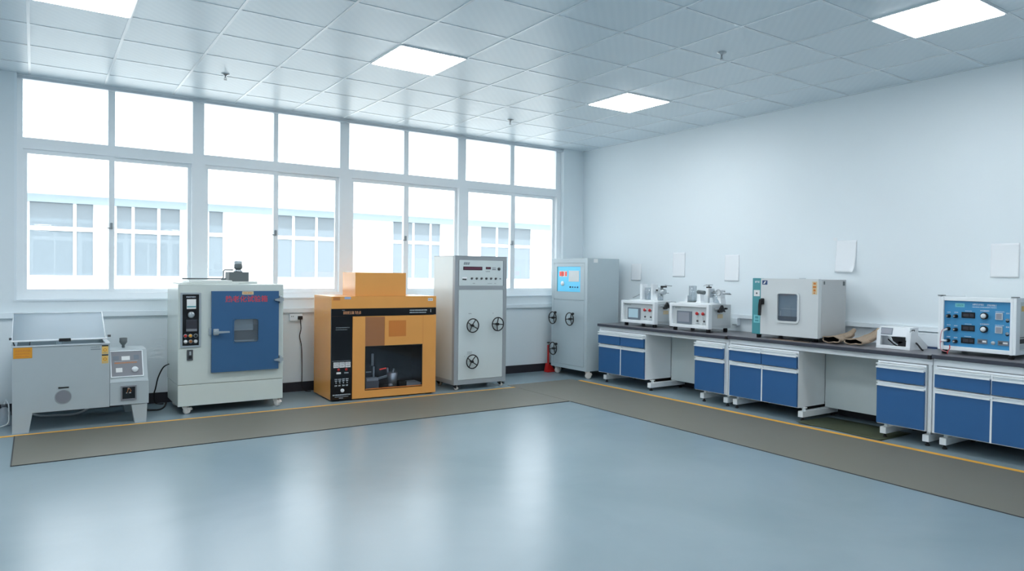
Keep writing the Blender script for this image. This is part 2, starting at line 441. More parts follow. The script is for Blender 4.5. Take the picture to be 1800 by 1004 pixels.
# ------------------------------------------------------------------ ceiling fittings
def ceiling_light(label, loc):
    t = thing('ceiling_light', label, 'ceiling light', loc, 0, 'square ceiling light panels')
    obj('frame', MB().frame(-.3, .3, -.3, .3, .014, 0, .012), 'alu_white', t).rotation_euler = (PI / 2, 0, 0)
    obj('diffuser', MB().box(-.286, .286, -.286, .286, -.004, .004), 'diffuser', t)
    return t
L0 = ceiling_light('square glowing ceiling panel nearest the middle of the window row', (-3.905, -2.506, H - .010))
dup(L0, (-1.505, -2.506, H - .010), 'square glowing ceiling panel nearest the room corner, smallest in the photo')
dup(L0, (-6.305, -2.506, H - .010), 'glowing ceiling panel cut off at the top left of the photo')
dup(L0, (-1.505, -5.506, H - .010), 'large glowing ceiling panel at the top right above the bench')
for px, py in ((-3.905, -5.506), (-6.305, -5.506), (-8.705, -2.506), (-8.705, -5.506), (-3.905, -8.506), (-6.305, -8.506), (-8.705, -8.506)):
    dup(L0, (px, py, H - .010), 'square glowing ceiling panel outside the photo')
def sprinkler(label, loc):
    t = thing('sprinkler', label, 'sprinkler', loc, 0, 'ceiling sprinklers')
    obj('escutcheon', MB().lathe([(.038, 0), (.036, -.006), (.014, -.012), (.012, -.02)], (0, 0, 0)), 'silver', t)
    obj('head', MB().cyl((0, 0, -.018), (0, 0, -.034), .006).torus((0, 0, -.042), .010, .0018, 'y', 20, 6).lathe([(.002, -.052), (.014, -.053), (.014, -.055), (.002, -.056)], (0, 0, 0)).cyl((0, 0, -.034), (0, 0, -.054), .002), 'steel', t)
    return t
S0 = sprinkler('small ceiling sprinkler above the blue-door oven', (-5.135, -1.09, H))
dup(S0, (-2.02, -1.09, H), 'small ceiling sprinkler above the grey cabinet with a white front')
dup(S0, (-2.05, -4.14, H), 'small ceiling sprinkler nearest the camera, above the bench side')

# ------------------------------------------------------------------ small builders shared by machines
def caster(parent, x, y, h, wm='wheel_white', fm='wheel_white', r=None, ang=0.0):
    r = r or h * 0.42
    m = Matrix.Translation((x, y, 0)) @ Matrix.Rotation(math.radians(ang), 4, 'Z')
    w = MB().lathe([(r * .55, -.016), (r * .95, -.014), (r, -.008), (r, .008), (r * .95, .014), (r * .55, .016)], (0.012, 0, r), axis='y')
    o = obj('caster', MB().box(-.028, .028, -.026, .026, h - .008, h, bev=.002).prism([(-.022, h - .008), (.026, h - .008), (.024, r * .8), (0.004, r * .8), (-.022, h * .75)], -.024, -.019).prism([(-.022, h - .008), (.026, h - .008), (.024, r * .8), (0.004, r * .8), (-.022, h * .75)], .019, .024).cyl((.012, -.026, r), (.012, .026, r), .006).prism([(.022, h * .75), (.052, h * .80), (.062, h * .52), (.050, h * .48), (.040, h * .62), (.022, h * .6)], -.014, .014), fm, parent)
    o.matrix_local = m
    obj('wheel', w, wm, o)
    return o
def handwheel(parent, x, z, R, spokes, a0, standoff, crank=None, face=-1):
    """rim, spokes, hub on a shaft standing off the front face (front = -y)"""
    yc = -standoff
    m = MB().torus((x, yc, z), R, R * .085, 'y', 40, 10)
    for k in range(spokes):
        a = math.radians(a0 + 360 * k / spokes)
        m.tube([(x, yc + .018, z), (x + .5 * R * math.cos(a), yc + .010, z + .5 * R * math.sin(a)), (x + R * math.cos(a), yc, z + R * math.sin(a))], R * .075, 8)
    m.cyl((x, yc + .03, z), (x, yc - .008, z), R * .19).cyl((x, 0, z), (x, yc + .02, z), R * .10)
    h = obj('handwheel', m, 'black', parent)
    if crank is not None:
        a = math.radians(crank)
        cx, cz = x + 1.3 * R * math.cos(a), z + 1.3 * R * math.sin(a)
        obj('crank_handle', MB().tube([(x + .9 * R * math.cos(a), yc, z + .9 * R * math.sin(a)), (cx, yc - .004, cz)], .006, smooth=False).lathe([(.006, .012), (.014, .006), (.016, -.010), (.014, -.024), (.006, -.030)], (cx, yc, cz), 14, 'y'), 'black', h)
    return h

# ------------------------------------------------------------------ 1  salt spray tester
T = thing('salt_spray_tester', 'grey salt spray tank with clear sloped lid and side console, leftmost machine under the windows', 'testing machine', (-6.715, -.915, 0))
b = MB().mat('grey_body')
D = .70
b.box(0, .686, 0, .02, .158, .705).box(0, .686, D - .02, D, .158, .705).box(0, .02, .02, D - .02, .158, .705).box(.666, .686, .02, D - .02, .158, .705)
b.mat('white_pl').box(.02, .666, .02, D - .02, .158, .20)
b.mat('pl_grey').frame(-.004, .69, 0, 0.001, .0, 0, .001) if False else None
obj('tank', b, None, T)
obj('rim', MB().box(-.006, .692, -.006, .030, .699, .711, bev=.003).box(-.006, .692, D - .03, D + .006, .699, .711, bev=.003).box(-.006, .03, .03, D - .03, .699, .711).box(.656, .692, .03, D - .03, .699, .711), 'pl_grey', T)
def leg(xo0, xo1, xi0, xi1, y0):
    obj('leg', MB().prism([(xo0, .158), (xo1, .158), (xi1, 0), (xi0, 0)], y0, y0 + .11), 'grey_body', T)
leg(0, .137, 0, .112, 0); leg(.854, .978, .881, .970, 0); leg(0, .137, 0, .112, D - .13); leg(.82, .978, .86, .970, D - .13)
c = MB().box(.688, .99, .002, D, .162, .362, bev=.004).prism([(.0, .362), (.02, .385), (.145, .632), (.47, .632), (.47, .362)], .690, .985, 'x')
con = obj('console', c, 'grey_body', T)
sl = Matrix.Translation((.69, .030, .400)) @ Matrix.Rotation(-math.atan2(.115, .236), 4, 'X')   # slope frame: x right, z up the slope
pnl = obj('control_panel', MB().mat('alu_white').frame(.008, .262, 0, .245, .007, -.012, 0).mat('grey_panel').box(.015, .255, -.008, 0, .007, .238)
          .mat('white_lbl').box(.095, .160, -.010, -.008, .155, .192).box(.048, .098, -.010, -.008, .045, .085).mat('bezel').box(.028, .075, -.010, -.008, .160, .195).box(.190, .232, -.010, -.008, .158, .20)
          .mat('orange_dark').marks(.04, .215, .125, .137, -.0095, 5, .001).mat('pl_grey').box(.04, .22, -.009, -.008, .145, .147), None, con)
pnl.matrix_local = sl
obj('rotary_knob', MB().lathe([(.024, -.008), (.026, -.018), (.020, -.03), (.001, -.031)], (.195, 0, .064), 20, 'y').box(.17, .22, -.034, -.029, .058, .070, bev=.002), 'white_pl', pnl)
mt = obj('meter', MB().mat('grey_panel').frame(.772, .893, .204, .329, .011, -.008, .002).mat('gloss_black').box(.783, .882, -.003, .002, .215, .318), None, T)
obj('display_digits', MB().mat('brown_btn').box(0, .005, -.001, 0, -.002, .034, mtx=Matrix.Translation((.815, -.004, .268)) @ Matrix.Rotation(.35, 4, 'Y'))
    .box(0, .004, -.001, 0, 0, .020, mtx=Matrix.Translation((.846, -.004, .284)) @ Matrix.Rotation(-.3, 4, 'Y')).box(.822, .846, -.005, -.004, .298, .303)
    .box(0, .004, -.001, 0, 0, .026, mtx=Matrix.Translation((.834, -.004, .268)) @ Matrix.Rotation(.75, 4, 'Y')).mat('white_lbl').box(.812, .820, -.005, -.004, .264, .270).box(.834, .850, -.005, -.004, .264, .270).box(.824, .838, -.005, -.004, .306, .309), None, mt)
pt = obj('porthole', MB().torus((.349, 0, .272), .058, .004, 'y', 36, 8), 'grey_frame', T)
obj('porthole_pane', MB().lathe([(.056, -.002), (.056, .0)], (.349, 0, .272), 36, 'y').box(.325, .345, -.004, -.002, .222, .322), 'grey_panel', pt)
obj('handle_slot', MB().box(.314, .390, -.006, 0, .345, .356, bev=.002), 'black', T)
obj('name_plate', MB().mat('orange_lbl').box(.008, .135, -.002, 0, .610, .698, bev=.0008).mat('orange_dark').marks(.02, .125, .665, .678, -.0026, 3).marks(.02, .118, .642, .652, -.0026, 4).marks(.02, .12, .62, .63, -.0026, 6), None, T)
for z0 in (.616, .536):
    obj('warning_label', MB().mat('yellow_lbl').box(.628, .676, -.002, 0, z0, z0 + .076).mat('black').box(.628, .676, -.0025, 0, z0 + .066, z0 + .076).mat('orange_lbl').torus((.652, -.002, z0 + .036), .011, .003, 'y', 20, 6).mat('ink_soft').marks(.634, .67, z0 + .008, z0 + .014, -.0026, 8), None, T)
obj('maker_mark', MB().marks(.545, .615, .672, .684, -.0008, 11).box(.545, .62, -.0008, 0, .655, .664), 'ink_soft', T)
lid = MB()
a0, a1 = 0.0, .655
for (p, q) in (((-.002, .755), (.415, .955)), ((.415, .955), (.70, .755))):
    n = Vector((q[1] - p[1], -(q[0] - p[0]))).normalized() * .006
    lid.prism([p, q, (q[0] + n.x, q[1] + n.y), (p[0] + n.x, p[1] + n.y)], a0, a1, 'x')
lid.prism([(.004, .757), (.415, .949), (.694, .757)], a0, a0 + .006, 'x').prism([(.004, .757), (.415, .949), (.694, .757)], a1 - .006, a1, 'x')
L = obj('lid', lid, 'acrylic', T)
obj('lid_edge', MB().tube([(a0, .415, .956), (a1, .415, .956)], .005).tube([(a1, -.002, .756), (a1, .415, .956)], .004, smooth=False).tube([(a0, -.002, .756), (a0, .415, .956)], .003, smooth=False)
    .box(a0 - .012, a1 + .012, -.014, .012, .745, .757, bev=.003).box(a0 - .012, a1 + .012, .69, .712, .745, .757, bev=.003).box(a0 - .012, a0 + .006, .012, .69, .745, .757).box(a1 - .006, a1 + .012, .012, .69, .745, .757), 'white_pl', L)
obj('lid_handle', MB().box(.318, .402, -.024, -.014, .738, .765, bev=.003), 'black', L)
for (x0, y0) in ((.018, .03), (.64, .03), (.018, .66), (.64, .66)):
    obj('lid_stay', MB().cyl((x0, y0, .700), (x0 - .012, y0, .75), .005), 'knob_grey', T)
obj('lid_stay', MB().cyl((.115, .05, .66), (.12, .05, .748), .004), 'knob_grey', T)
for x0 in (-.022, .676):
    obj('lid_pin', MB().cyl((x0, .08, .765), (x0 + .024, .08, .765), .010), 'knob_grey', L)
obj('spray_tower', MB().mat('clear').cyl((.33, .35, .20), (.33, .35, .80), .024).mat('blue_panel').cyl((.33, .35, .80), (.33, .35, .832), .027), None, T)
obj('specimen_rack', MB().box(.06, .62, .14, .16, .62, .635).box(.06, .62, .48, .50, .62, .635).tube([(.12, .15, .64), (.12, .32, .66), (.12, .49, .64)], .008).tube([(.45, .15, .64), (.45, .32, .66), (.45, .49, .64)], .008), 'white_pl', T)
obj('filler_funnel', MB().mat('motor_grey').lathe([(.012, 0), (.012, .022), (.028, .045), (.032, .05), (.032, .088), (.028, .088), (.026, .055), (.010, .03)], (.82, .33, .632)), None, T)

# ------------------------------------------------------------------ 2  drying oven with blue door
T = thing('drying_oven', 'tall white oven on castors with blue door, motor on top and red lettering', 'oven', (-5.472, -.79, 0))
W, D = .960, .62
obj('body', MB().box(0, W, 0, D, .279, 1.215, bev=.006), 'oven_body', T)
obj('base', MB().box(.001, W - .001, .001, D - .02, .079, .276, bev=.004), 'oven_body', T)
for cx, cy, an in ((.075, .055, -25), (W - .05, .05, -60), (.06, D - .08, 20), (W - .06, D - .08, 10)): caster(T, cx, cy, .079, ang=an)
cp = obj('control_panel', MB().mat('silver').frame(.020, .194, .628, 1.136, .016, -.010, 0).mat('gloss_black').box(.036, .178, -.004, 0, .644, 1.12), None, T)
obj('temperature_meter', MB().mat('white_lbl').box(.072, .152, -.012, -.004, .985, 1.075, bev=.002).mat('teal').box(.074, .150, -.0128, -.012, 1.0, 1.012).mat('ink_white').marks(.07, .15, 1.09, 1.102, -.0046, 2), None, cp)
obj('dial', MB().lathe([(.030, -.004), (.028, -.016), (.020, -.022), (.001, -.022)], (.112, 0, .93), 24, 'y').box(.105, .119, -.030, -.02, .905, .955, bev=.003), 'silver', cp)
obj('timer_display', MB().mat('chamber').box(.066, .162, -.012, -.004, .775, .885, bev=.003).mat('grey_panel').box(.068, .160, -.013, -.012, .778, .80), None, cp)
for (bx, bz, bm) in ((.062, .735, 'red'), (.105, .735, 'amber'), (.150, .735, 'black'), (.064, .682, 'white_lbl'), (.107, .682, 'brown_btn'), (.150, .682, 'white_lbl')):
    obj('push_button', MB().mat('silver').torus((bx, -.006, bz), .015, .003, 'y', 20, 6).mat(bm).lathe([(.013, -.004), (.013, -.014), (.010, -.018), (.001, -.018)], (bx, 0, bz), 18, 'y'), None, cp)
obj('breaker_switch', MB().mat('knob_grey').box(.076, .128, -.010, 0, .506, .606, bev=.003).mat('black').box(.088, .116, -.014, -.010, .522, .548).mat('silver').box(.094, .110, -.022, -.010, .556, .590, bev=.003), None, T)
# door with window opening
dx0, dx1, dz0, dz1 = .284, .905, .382, 1.150
wx0, wx1, wz0, wz1 = .480, .713, .655, .884
dm = MB().box(dx0, wx0, -.036, -.002, dz0, dz1).box(wx1, dx1, -.036, -.002, dz0, dz1).box(wx0, wx1, -.036, -.002, dz0, wz0).box(wx0, wx1, -.036, -.002, wz1, dz1)
door = obj('door', dm, 'blue_oven', T)
wf = MB()
r = .025
def ring(mb, x0, x1, z0, z1, w, rr, y0, y1, seg=5):
    """rounded rectangular ring"""
    def loop(o):
        p = []
        for cx, cz, s in ((x1 - rr, z1 - rr, 0), (x0 + rr, z1 - rr, 90), (x0 + rr, z0 + rr, 180), (x1 - rr, z0 + rr, 270)):
            for k in range(seg + 1):
                a = math.radians(s + 90 * k / seg); p.append((cx + (rr + o) * math.cos(a), cz + (rr + o) * math.sin(a)))
        return p
    A, B = loop(0), loop(w); b = bmesh.new(); n = len(A)
    v = [[b.verts.new((p[0], yy, p[1])) for p in Lp] for Lp, yy in ((A, y0), (B, y0), (B, y1), (A, y1))]
    for i in range(n):
        j = (i + 1) % n
        for q in range(4): b.faces.new([v[q][i], v[q][j], v[(q + 1) % 4][j], v[(q + 1) % 4][i]])
    bmesh.ops.recalc_face_normals(b, faces=b.faces); mb._merge(b); return mb
fr = obj('window_frame', ring(MB(), wx0 + .004, wx1 - .004, wz0 + .004, wz1 - .004, .010, r, -.040, -.03), 'blue_oven', door)
obj('window_pane', MB().rbox(wx0, wx1, -.030, -.026, wz0, wz1, .004), 'oven_pane', door)
obj('inner_chamber', MB().mat('cavity').box(wx0 - .01, wx1 + .01, -.006, -.002, wz0 - .01, wz1 + .01).mat('pl_grey').box(wx0, wx1 - .04, -.022, -.008, wz0 + .01, wz0 + .022).box(wx0, wx1 - .05, -.016, -.008, wz0 + .118, wz0 + .124).mat('grey_dark').box(wx0, wx1 - .04, -.010, -.0065, wz0 + .024, wz0 + .114).box(wx1 - .045, wx1, -.012, -.0065, wz0 + .02, wz1), None, door)
la = obj('latch', MB().box(.262, .286, -.022, 0, .735, .80, bev=.003).box(.296, .345, -.058, -.036, .735, .795, bev=.006).lathe([(.013, -.08), (.015, -.06), (.012, -.036)], (.318, 0, .765), 16, 'y'), 'silver', T)
obj('lever', MB().prism([(.300, .775), (.435, .772), (.437, .758), (.300, .752)], -.082, -.066), 'silver', la)
for hz in (1.066, .474):
    obj('hinge', MB().prism([(.945, hz + .018), (.905, hz + .016), (.858, hz + .002), (.860, hz - .008), (.905, hz - .018), (.945, hz - .014)], -.062, -.037).box(.908, .932, -.06, 0, hz - .034, hz + .036, bev=.003), 'silver', T)
obj('sticker', MB().mat('sticker_pale').box(.556, .662, -.0375, -.036, 1.116, 1.147).mat('orange_dark').marks(.564, .654, 1.126, 1.138, -.038, 21), None, door)
text_mesh('热老化试验箱', .066, 'red_text', door, 'lettering', (.600, -.0366, 1.070))
top = obj('top_plate', MB().box(.03, .55, .08, .52, 1.215, 1.226, bev=.003).box(.115, .50, .12, .50, 1.226, 1.250, bev=.004).box(.49, .78, .28, .52, 1.215, 1.238, bev=.003), 'white_body', T)
mo = obj('motor', MB().mat('motor_grey').box(.515, .705, .32, .50, 1.238, 1.332, bev=.005).mat('silver').lathe([(.045, 1.332), (.030, 1.352), (.026, 1.362)], (.618, .40, 0)).mat('motor_grey').lathe([(.030, 1.360), (.040, 1.372), (.040, 1.395), (.036, 1.412)], (.618, .40, 0)).mat('pl_grey').lathe([(.037, 1.412), (.038, 1.440), (.03, 1.444)], (.618, .40, 0)), None, T)
obj('vent_pipe', MB().tube([(.09, .36, 1.262), (.30, .36, 1.262), (.455, .36, 1.262), (.468, .36, 1.275), (.468, .36, 1.340), (.480, .36, 1.352), (.56, .36, 1.352)], .007, 8, smooth=False).box(.45, .49, .335, .385, 1.25, 1.27, bev=.003), 'motor_grey', T)

# ------------------------------------------------------------------ 3  orange flame test chamber
T = thing('flame_test_chamber', 'orange test chamber with black control strip, dark viewing window and box hood on top', 'testing machine', (-4.034, -.835, 0), -2.5)
W, D = 1.185, .62
bo = MB().mat('orange').box(0, .018, .022, D, .016, 1.09).box(W - .018, W, .022, D, .016, 1.09).box(.018, W - .018, D - .018, D, .016, 1.09).box(.018, W - .018, .022, D - .018, 1.072, 1.09).box(.018, W - .018, .022, D - .018, .016, .034)
bo.box(0, W, 0, .022, .964, 1.09)
bo.mat('chamber').box(.24, .25, .022, D - .02, .034, .9).box(.25, W - .03, D - .03, D - .019, .034, .9).box(W - .03, W - .019, .022, D - .019, .034, .9).box(.25, W - .03, .03, D - .03, .89, .90).box(.25, W - .03, .03, D - .03, .034, .05)
obj('body', bo, None, T)
obj('base', MB().box(.03, W - .03, .03, D - .03, .004, .016).box(.03, .10, .03, .1, 0, .016).box(W - .1, W - .03, .03, .1, 0, .016), 'rubber', T)
ba = obj('black_band', MB().box(0, W, -.001, .020, .886, .963), 'gloss_black', T)
obj('lettering', MB().mat('ink_gold').marks(.125, .315, .905, .936, -.0018, 31).mat('ink_soft').marks(.112, .142, .944, .951, -.0018, 32).mat('ink_white').marks(.868, 1.075, .930, .941, -.0018, 33).marks(.868, 1.065, .905, .915, -.0018, 34).box(1.118, 1.122, -.0018, -.001, .912, .945), None, ba)
cs = obj('control_strip', MB().box(0, .221, -.001, .020, .016, .885), 'gloss_black', T)
obj('lettering', MB().mat('ink_soft').marks(.045, .195, .762, .772, -.0018, 41).marks(.045, .168, .742, .750, -.0018, 42).marks(.012, .205, .418, .424, -.0018, 43).mat('ink_white').marks(.018, .210, .062, .074, -.0018, 44).marks(.04, .185, .046, .050, -.0018, 45).marks(.085, .13, .03, .036, -.0018, 46), None, cs)
for k in range(3):
    x0 = .024 + .062 * k
    obj('digital_timer', MB().mat('white_lbl').box(x0, x0 + .056, -.006, -.001, .352, .408, bev=.001).mat('ink_soft').box(x0 + .002, x0 + .054, -.0068, -.006, .386, .390).mat('grey_panel').marks(x0 + .006, x0 + .05, .394, .403, -.0068, 50 + k).marks(x0 + .006, x0 + .05, .362, .378, -.0068, 60 + k), None, cs)
for x0 in (.078, .160):
    obj('indicator_lamp', MB().mat('black').torus((x0, -.004, .330), .018, .004, 'y', 22, 6).mat('red').lathe([(.014, -.001), (.012, -.008), (.001, -.010)], (x0, 0, .330), 18, 'y'), None, cs)
obj('lamp_label', MB().mat('white_lbl').box(.055, .103, -.003, -.001, .285, .305, bev=.0008).mat('ink_soft').box(.138, .185, -.002, -.001, .288, .302), None, cs)
for k in range(4):
    x0 = .052 + .039 * k
    obj('toggle_switch', MB().mat('ink_white').marks(x0 - .014, x0 + .016, .226, .236, -.0018, 70 + k).marks(x0 - .012, x0 + .014, .208, .218, -.0018, 80 + k).mat('silver').lathe([(.007, -.001), (.007, -.008), (.003, -.012), (.003, -.022), (.001, -.023)], (x0, 0, .194), 12, 'y').mat('ink_white').marks(x0 - .013, x0 + .014, .158, .172, -.0018, 90 + k), None, cs)
obj('knob', MB().lathe([(.019, -.001), (.019, -.012), (.015, -.018), (.001, -.018)], (.119, 0, .113), 22, 'y'), 'white_pl', cs)
ox0, ox1, oz0, oz1 = .362, 1.022, .094, .562
df = MB().box(.224, ox0, -.004, .020, .014, .880).box(ox1, W, -.004, .020, .014, .880).box(ox0, ox1, -.004, .020, .014, oz0).box(.580, ox1, -.004, .020, oz1, .880).box(ox0, .580, -.004, .020, .872, .880)
door = obj('front_door', df, 'orange', T)
obj('seam', MB().box(1.026, 1.0285, -.0048, -.004, .562, .880).box(.224, .2255, -.0048, .0, .02, .88), 'orange_dark', door)
obj('faded_sticker', MB().box(.625, .825, -.0046, -.004, .655, .828), 'orange_dark', door)
obj('tinted_panel', MB().box(ox0, .579, .000, .006, oz1, .872), 'brown_acrylic', door)
obj('viewing_window', MB().box(ox0, ox1, .002, .008, oz0, oz1), 'smoked', door)
obj('window_frame', MB().frame(ox0, ox1, oz0, oz1, .010, -.006, .004, wb=.006), 'black', door)
obj('window_lip', MB().box(ox0 + .005, ox1, -.010, .002, oz0 + .008, oz0 + .016), 'orange_dark', door)
rig = obj('specimen_rig', MB().mat('grey_panel').box(.38, .56, .10, .24, .05, .17, bev=.004).mat('pl_grey').box(.43, .56, .12, .20, .17, .20).box(.385, .49, .15, .16, .26, .268).cyl((.52, .16, .20), (.52, .16, .32), .010).cyl((.505, .16, .33), (.505, .16, .46), .014).cyl((.56, .16, .19), (.80, .2, .23), .006).cyl((.56, .18, .17), (.80, .22, .21), .005)
          .mat('silver').lathe([(.048, .05), (.050, .16), (.060, .24), (.056, .24), (.045, .17)], (.74, .17, 0)).cyl((.70, .2, .22), (.695, .2, .29), .012).cyl((.75, .2, .22), (.77, .2, .28), .010).mat('black').box(.80, .89, .12, .22, .05, .14).mat('white_lbl').box(.665, .70, .06, .10, .11, .13, bev=.004).mat('pl_grey').box(.89, 1.06, .10, .3, .05, .12, bev=.004), None, T)
obj('igniter', MB().cyl((.585, .15, .285), (.66, .15, .295), .007), 'red_led', rig)
ho = MB().mat('orange').box(.268, .842, .05, .47, 1.09, 1.343, bev=.003)
obj('exhaust_hood', ho, None, T)
obj('maker_sticker', MB().mat('orange_dark').box(.014, .090, -.0012, 0, 1.050, 1.084).mat('brown_btn').marks(.02, .085, 1.056, 1.078, -.002, 101), None, T)
obj('asset_sticker', MB().box(.136, .203, -.0012, 0, 1.062, 1.086), 'sticker_blue', T)
obj('asset_sticker', MB().mat('white_lbl').box(1.085, 1.144, -.0012, 0, 1.036, 1.066).mat('ink_soft').marks(1.09, 1.14, 1.044, 1.058, -.002, 102), None, T)

# ------------------------------------------------------------------ 4  grey cabinet with white front and three handwheels
T = thing('test_cabinet', 'tall grey cabinet with white front, red display strip and three black handwheels, beside orange chamber', 'test cabinet', (-2.592, -.85, 0))
W, D, Z0, Z1 = .711, .51, .062, 1.547
obj('body', MB().mat('panel_white').box(.004, W - .004, .012, D - .004, Z0 + .004, Z1 - .004).mat('grey_frame').frame(0, W, Z0, Z1, .048, 0, .014, wt=.046, wb=.052)
    .box(.048, W - .048, 0, .014, 1.157, 1.204).box(0, .004, .05, D, Z0, Z0 + .05).mat('panel_white').box(0.0005, .004, .05, D, Z0 + .05, Z1 - .005).mat('grey_frame').box(0.0002, .0035, .014, .05, Z0, Z1 - .004).box(W - .0045, W - .0005, .014, D, Z0, Z1 - .004), None, T)
obj('top_edge', MB().box(0, W, 0, D, Z1 - .004, Z1 + .002), 'grey_frame', T)
pn = obj('control_panel', MB().box(.055, W - .055, -.0005, .008, 1.206, 1.500), 'panel_white', T)
obj('lower_panel', MB().box(.053, W - .052, -.0005, .008, .118, 1.155), 'panel_white', T)
obj('display', MB().mat('black').box(.108, .364, -.004, -.0005, 1.386, 1.426).mat('red_screen').box(.116, .354, -.0046, -.004, 1.392, 1.420), None, pn)
obj('display', MB().mat('black').box(.414, .482, -.004, -.0005, 1.398, 1.425).mat('red_screen').box(.420, .476, -.0046, -.004, 1.402, 1.420), None, pn)
obj('label_plate', MB().mat('pl_grey').box(.500, .556, -.002, -.0005, 1.385, 1.424).mat('ink_soft').box(.503, .553, -.0026, -.002, 1.414, 1.420).box(.503, .553, -.0026, -.002, 1.392, 1.404).marks(.41, .475, 1.366, 1.378, -.001, 111), None, pn)
obj('selector_knob', MB().lathe([(.018, -.0005), (.018, -.012), (.012, -.018), (.001, -.018)], (.596, 0, 1.404), 18, 'y'), 'knob_grey', pn)
obj('maker_mark', MB().prism([(.112, 1.446), (.134, 1.446), (.142, 1.476), (.120, 1.476)], -.0012, -.0005).prism([(.138, 1.446), (.160, 1.446), (.168, 1.476), (.146, 1.476)], -.0012, -.0005).prism([(.164, 1.446), (.186, 1.446), (.196, 1.476), (.174, 1.476)], -.0012, -.0005), 'ink_soft', pn)
obj('rocker_switch', MB().mat('ink').prism([(.098, 1.272), (.145, 1.268), (.152, 1.284), (.100, 1.286)], -.006, -.0005).mat('white_pl').box(.092, .158, -.004, -.0005, 1.284, 1.305), None, pn)
for k in range(6):
    x0 = .222 + .066 * k
    obj('push_button', MB().mat('knob_grey').lathe([(.013, -.0005), (.013, -.008), (.010, -.014), (.001, -.014)], (x0, 0, 1.288), 16, 'y').mat('ink').box(x0 + .008, x0 + .020, -.003, -.0005, 1.290, 1.298), None, pn)
obj('indicator', MB().box(.607, .628, -.003, -.0005, 1.279, 1.296), 'ink_soft', pn)
obj('caption_text', MB().marks(.236, .27, 1.228, 1.236, -.001, 120).marks(.44, .505, 1.228, 1.234, -.001, 121).marks(.535, .56, 1.228, 1.236, -.001, 122), 'ink_soft', pn)
obj('caption_text', MB().marks(.185, .225, .876, .886, -.001, 123).marks(.520, .530, .874, .886, -.001, 124).marks(.170, .240, .428, .438, -.001, 125).marks(.170, .235, .410, .418, -.001, 126).box(.135, .143, -.001, 0, .385, .391), 'ink_soft', T)
handwheel(T, .213, .745, .078, 4, 60, .055); handwheel(T, .558, .752, .078, 4, 85, .055); handwheel(T, .213, .328, .078, 4, 55, .055)
for cx, cy in ((.05, .05), (W - .05, .05), (.05, D - .06), (W - .05, D - .06)): caster(T, cx, cy, .062, 'wheel_white', 'black', r=.026, ang=-60)

# ------------------------------------------------------------------ 5  cabinet in the corner with blue screen panel
T = thing('test_cabinet', 'tall silver grey cabinet with lit blue panel and handwheels standing in the room corner', 'test cabinet', (-.69, -.185, 0), -90)
W, D, Z0, Z1 = .748, .545, .098, 1.562
obj('body', MB().mat('cab_grey').box(0, W, .012, D, Z0, Z1, bev=.004).box(0, .05, 0, .013, Z0, Z1, bev=.002).box(W - .055, W, 0, .013, Z0, Z1, bev=.002).box(.05, W - .055, .001, .013, Z1 - .06, Z1).box(.05, W - .055, .001, .013, Z0, Z0 + .05), None, T)
obj('front_panel', MB().mat('cab_grey').box(.053, W - .058, .0, .010, Z0 + .053, 1.010).box(.053, .112, .0, .010, 1.014, Z1 - .063).box(.605, W - .058, 0, .010, 1.014, Z1 - .063).box(.112, .605, 0, .010, 1.014, 1.119).box(.112, .605, 0, .010, 1.455, Z1 - .063), None, T)
sd = obj('side_panel', MB().mat('cab_grey').box(W - .0005, W + .0015, .035, D - .03, Z0 + .03, Z1 - .025), None, T)
obj('side_sticker', MB().box(W + .001, W + .0025, .10, .17, Z1 - .055, Z1 - .008), 'white_lbl', T)
scn = obj('screen_panel', MB().box(.114, .603, .006, .011, 1.121, 1.453), 'cyan_panel', T)
obj('screen_edge', MB().box(.112, .118, 0.0, .010, 1.121, 1.453), 'teal', scn)
obj('led_display', MB().mat('white_lbl').box(.155, .325, .003, .006, 1.318, 1.396).mat('red_led').box(.163, .205, .002, .003, 1.328, 1.386).box(.235, .262, .002, .003, 1.328, 1.386).box(.285, .317, .002, .003, 1.328, 1.386).mat('red').box(.21, .232, .002, .003, 1.322, 1.39), None, scn)
obj('touch_screen', MB().box(.361, .577, .002, .006, 1.255, 1.40, bev=.001), 'white_lbl', scn)
obj('start_button', MB().lathe([(.032, .006), (.030, -.006), (.001, -.008)], (.232, 0, 1.228), 22, 'y'), 'white_pl', scn)
for k in range(4):
    obj('push_button', MB().lathe([(.011 if k in (0, 3) else .008, .006), (.009, -.004), (.001, -.005)], (.395 + .051 * k, 0, 1.183), 14, 'y'), 'ink' if k == 0 else 'dark_blue', scn)
handwheel(T, .100, .760, .080, 3, 180, .06, 48); handwheel(T, .466, .764, .082, 3, 185, .06, 44); handwheel(T, .115, .345, .082, 3, 190, .06, 40)
for cx, cy in ((.07, .05), (W - .03, .045), (.07, D - .07), (W - .05, D - .07)): caster(T, cx, cy, .098, 'wheel_white', 'wheel_white', r=.042, ang=70)

# red stand squeezed between cabinet and window wall
T = thing('floor_stand', 'red metal floor stand with upright bar and black tip beside the corner cabinet', 'stand', (-.686, -.125, 0))
obj('base', MB().box(-.045, .16, -.045, .045, 0, .018, bev=.004).prism([(-.05, .018), (.09, .018), (.05, .07), (-.015, .12), (-.03, .12)], -.030, .030), 'red', T)
obj('upright_bar', MB().box(-.016, .006, -.012, .012, .10, .372, bev=.003), 'red', T)
obj('tip', MB().cyl((-.005, 0, .372), (-.005, 0, .404), .004).box(-.024, .014, -.012, .012, .400, .414, bev=.003), 'black', T)

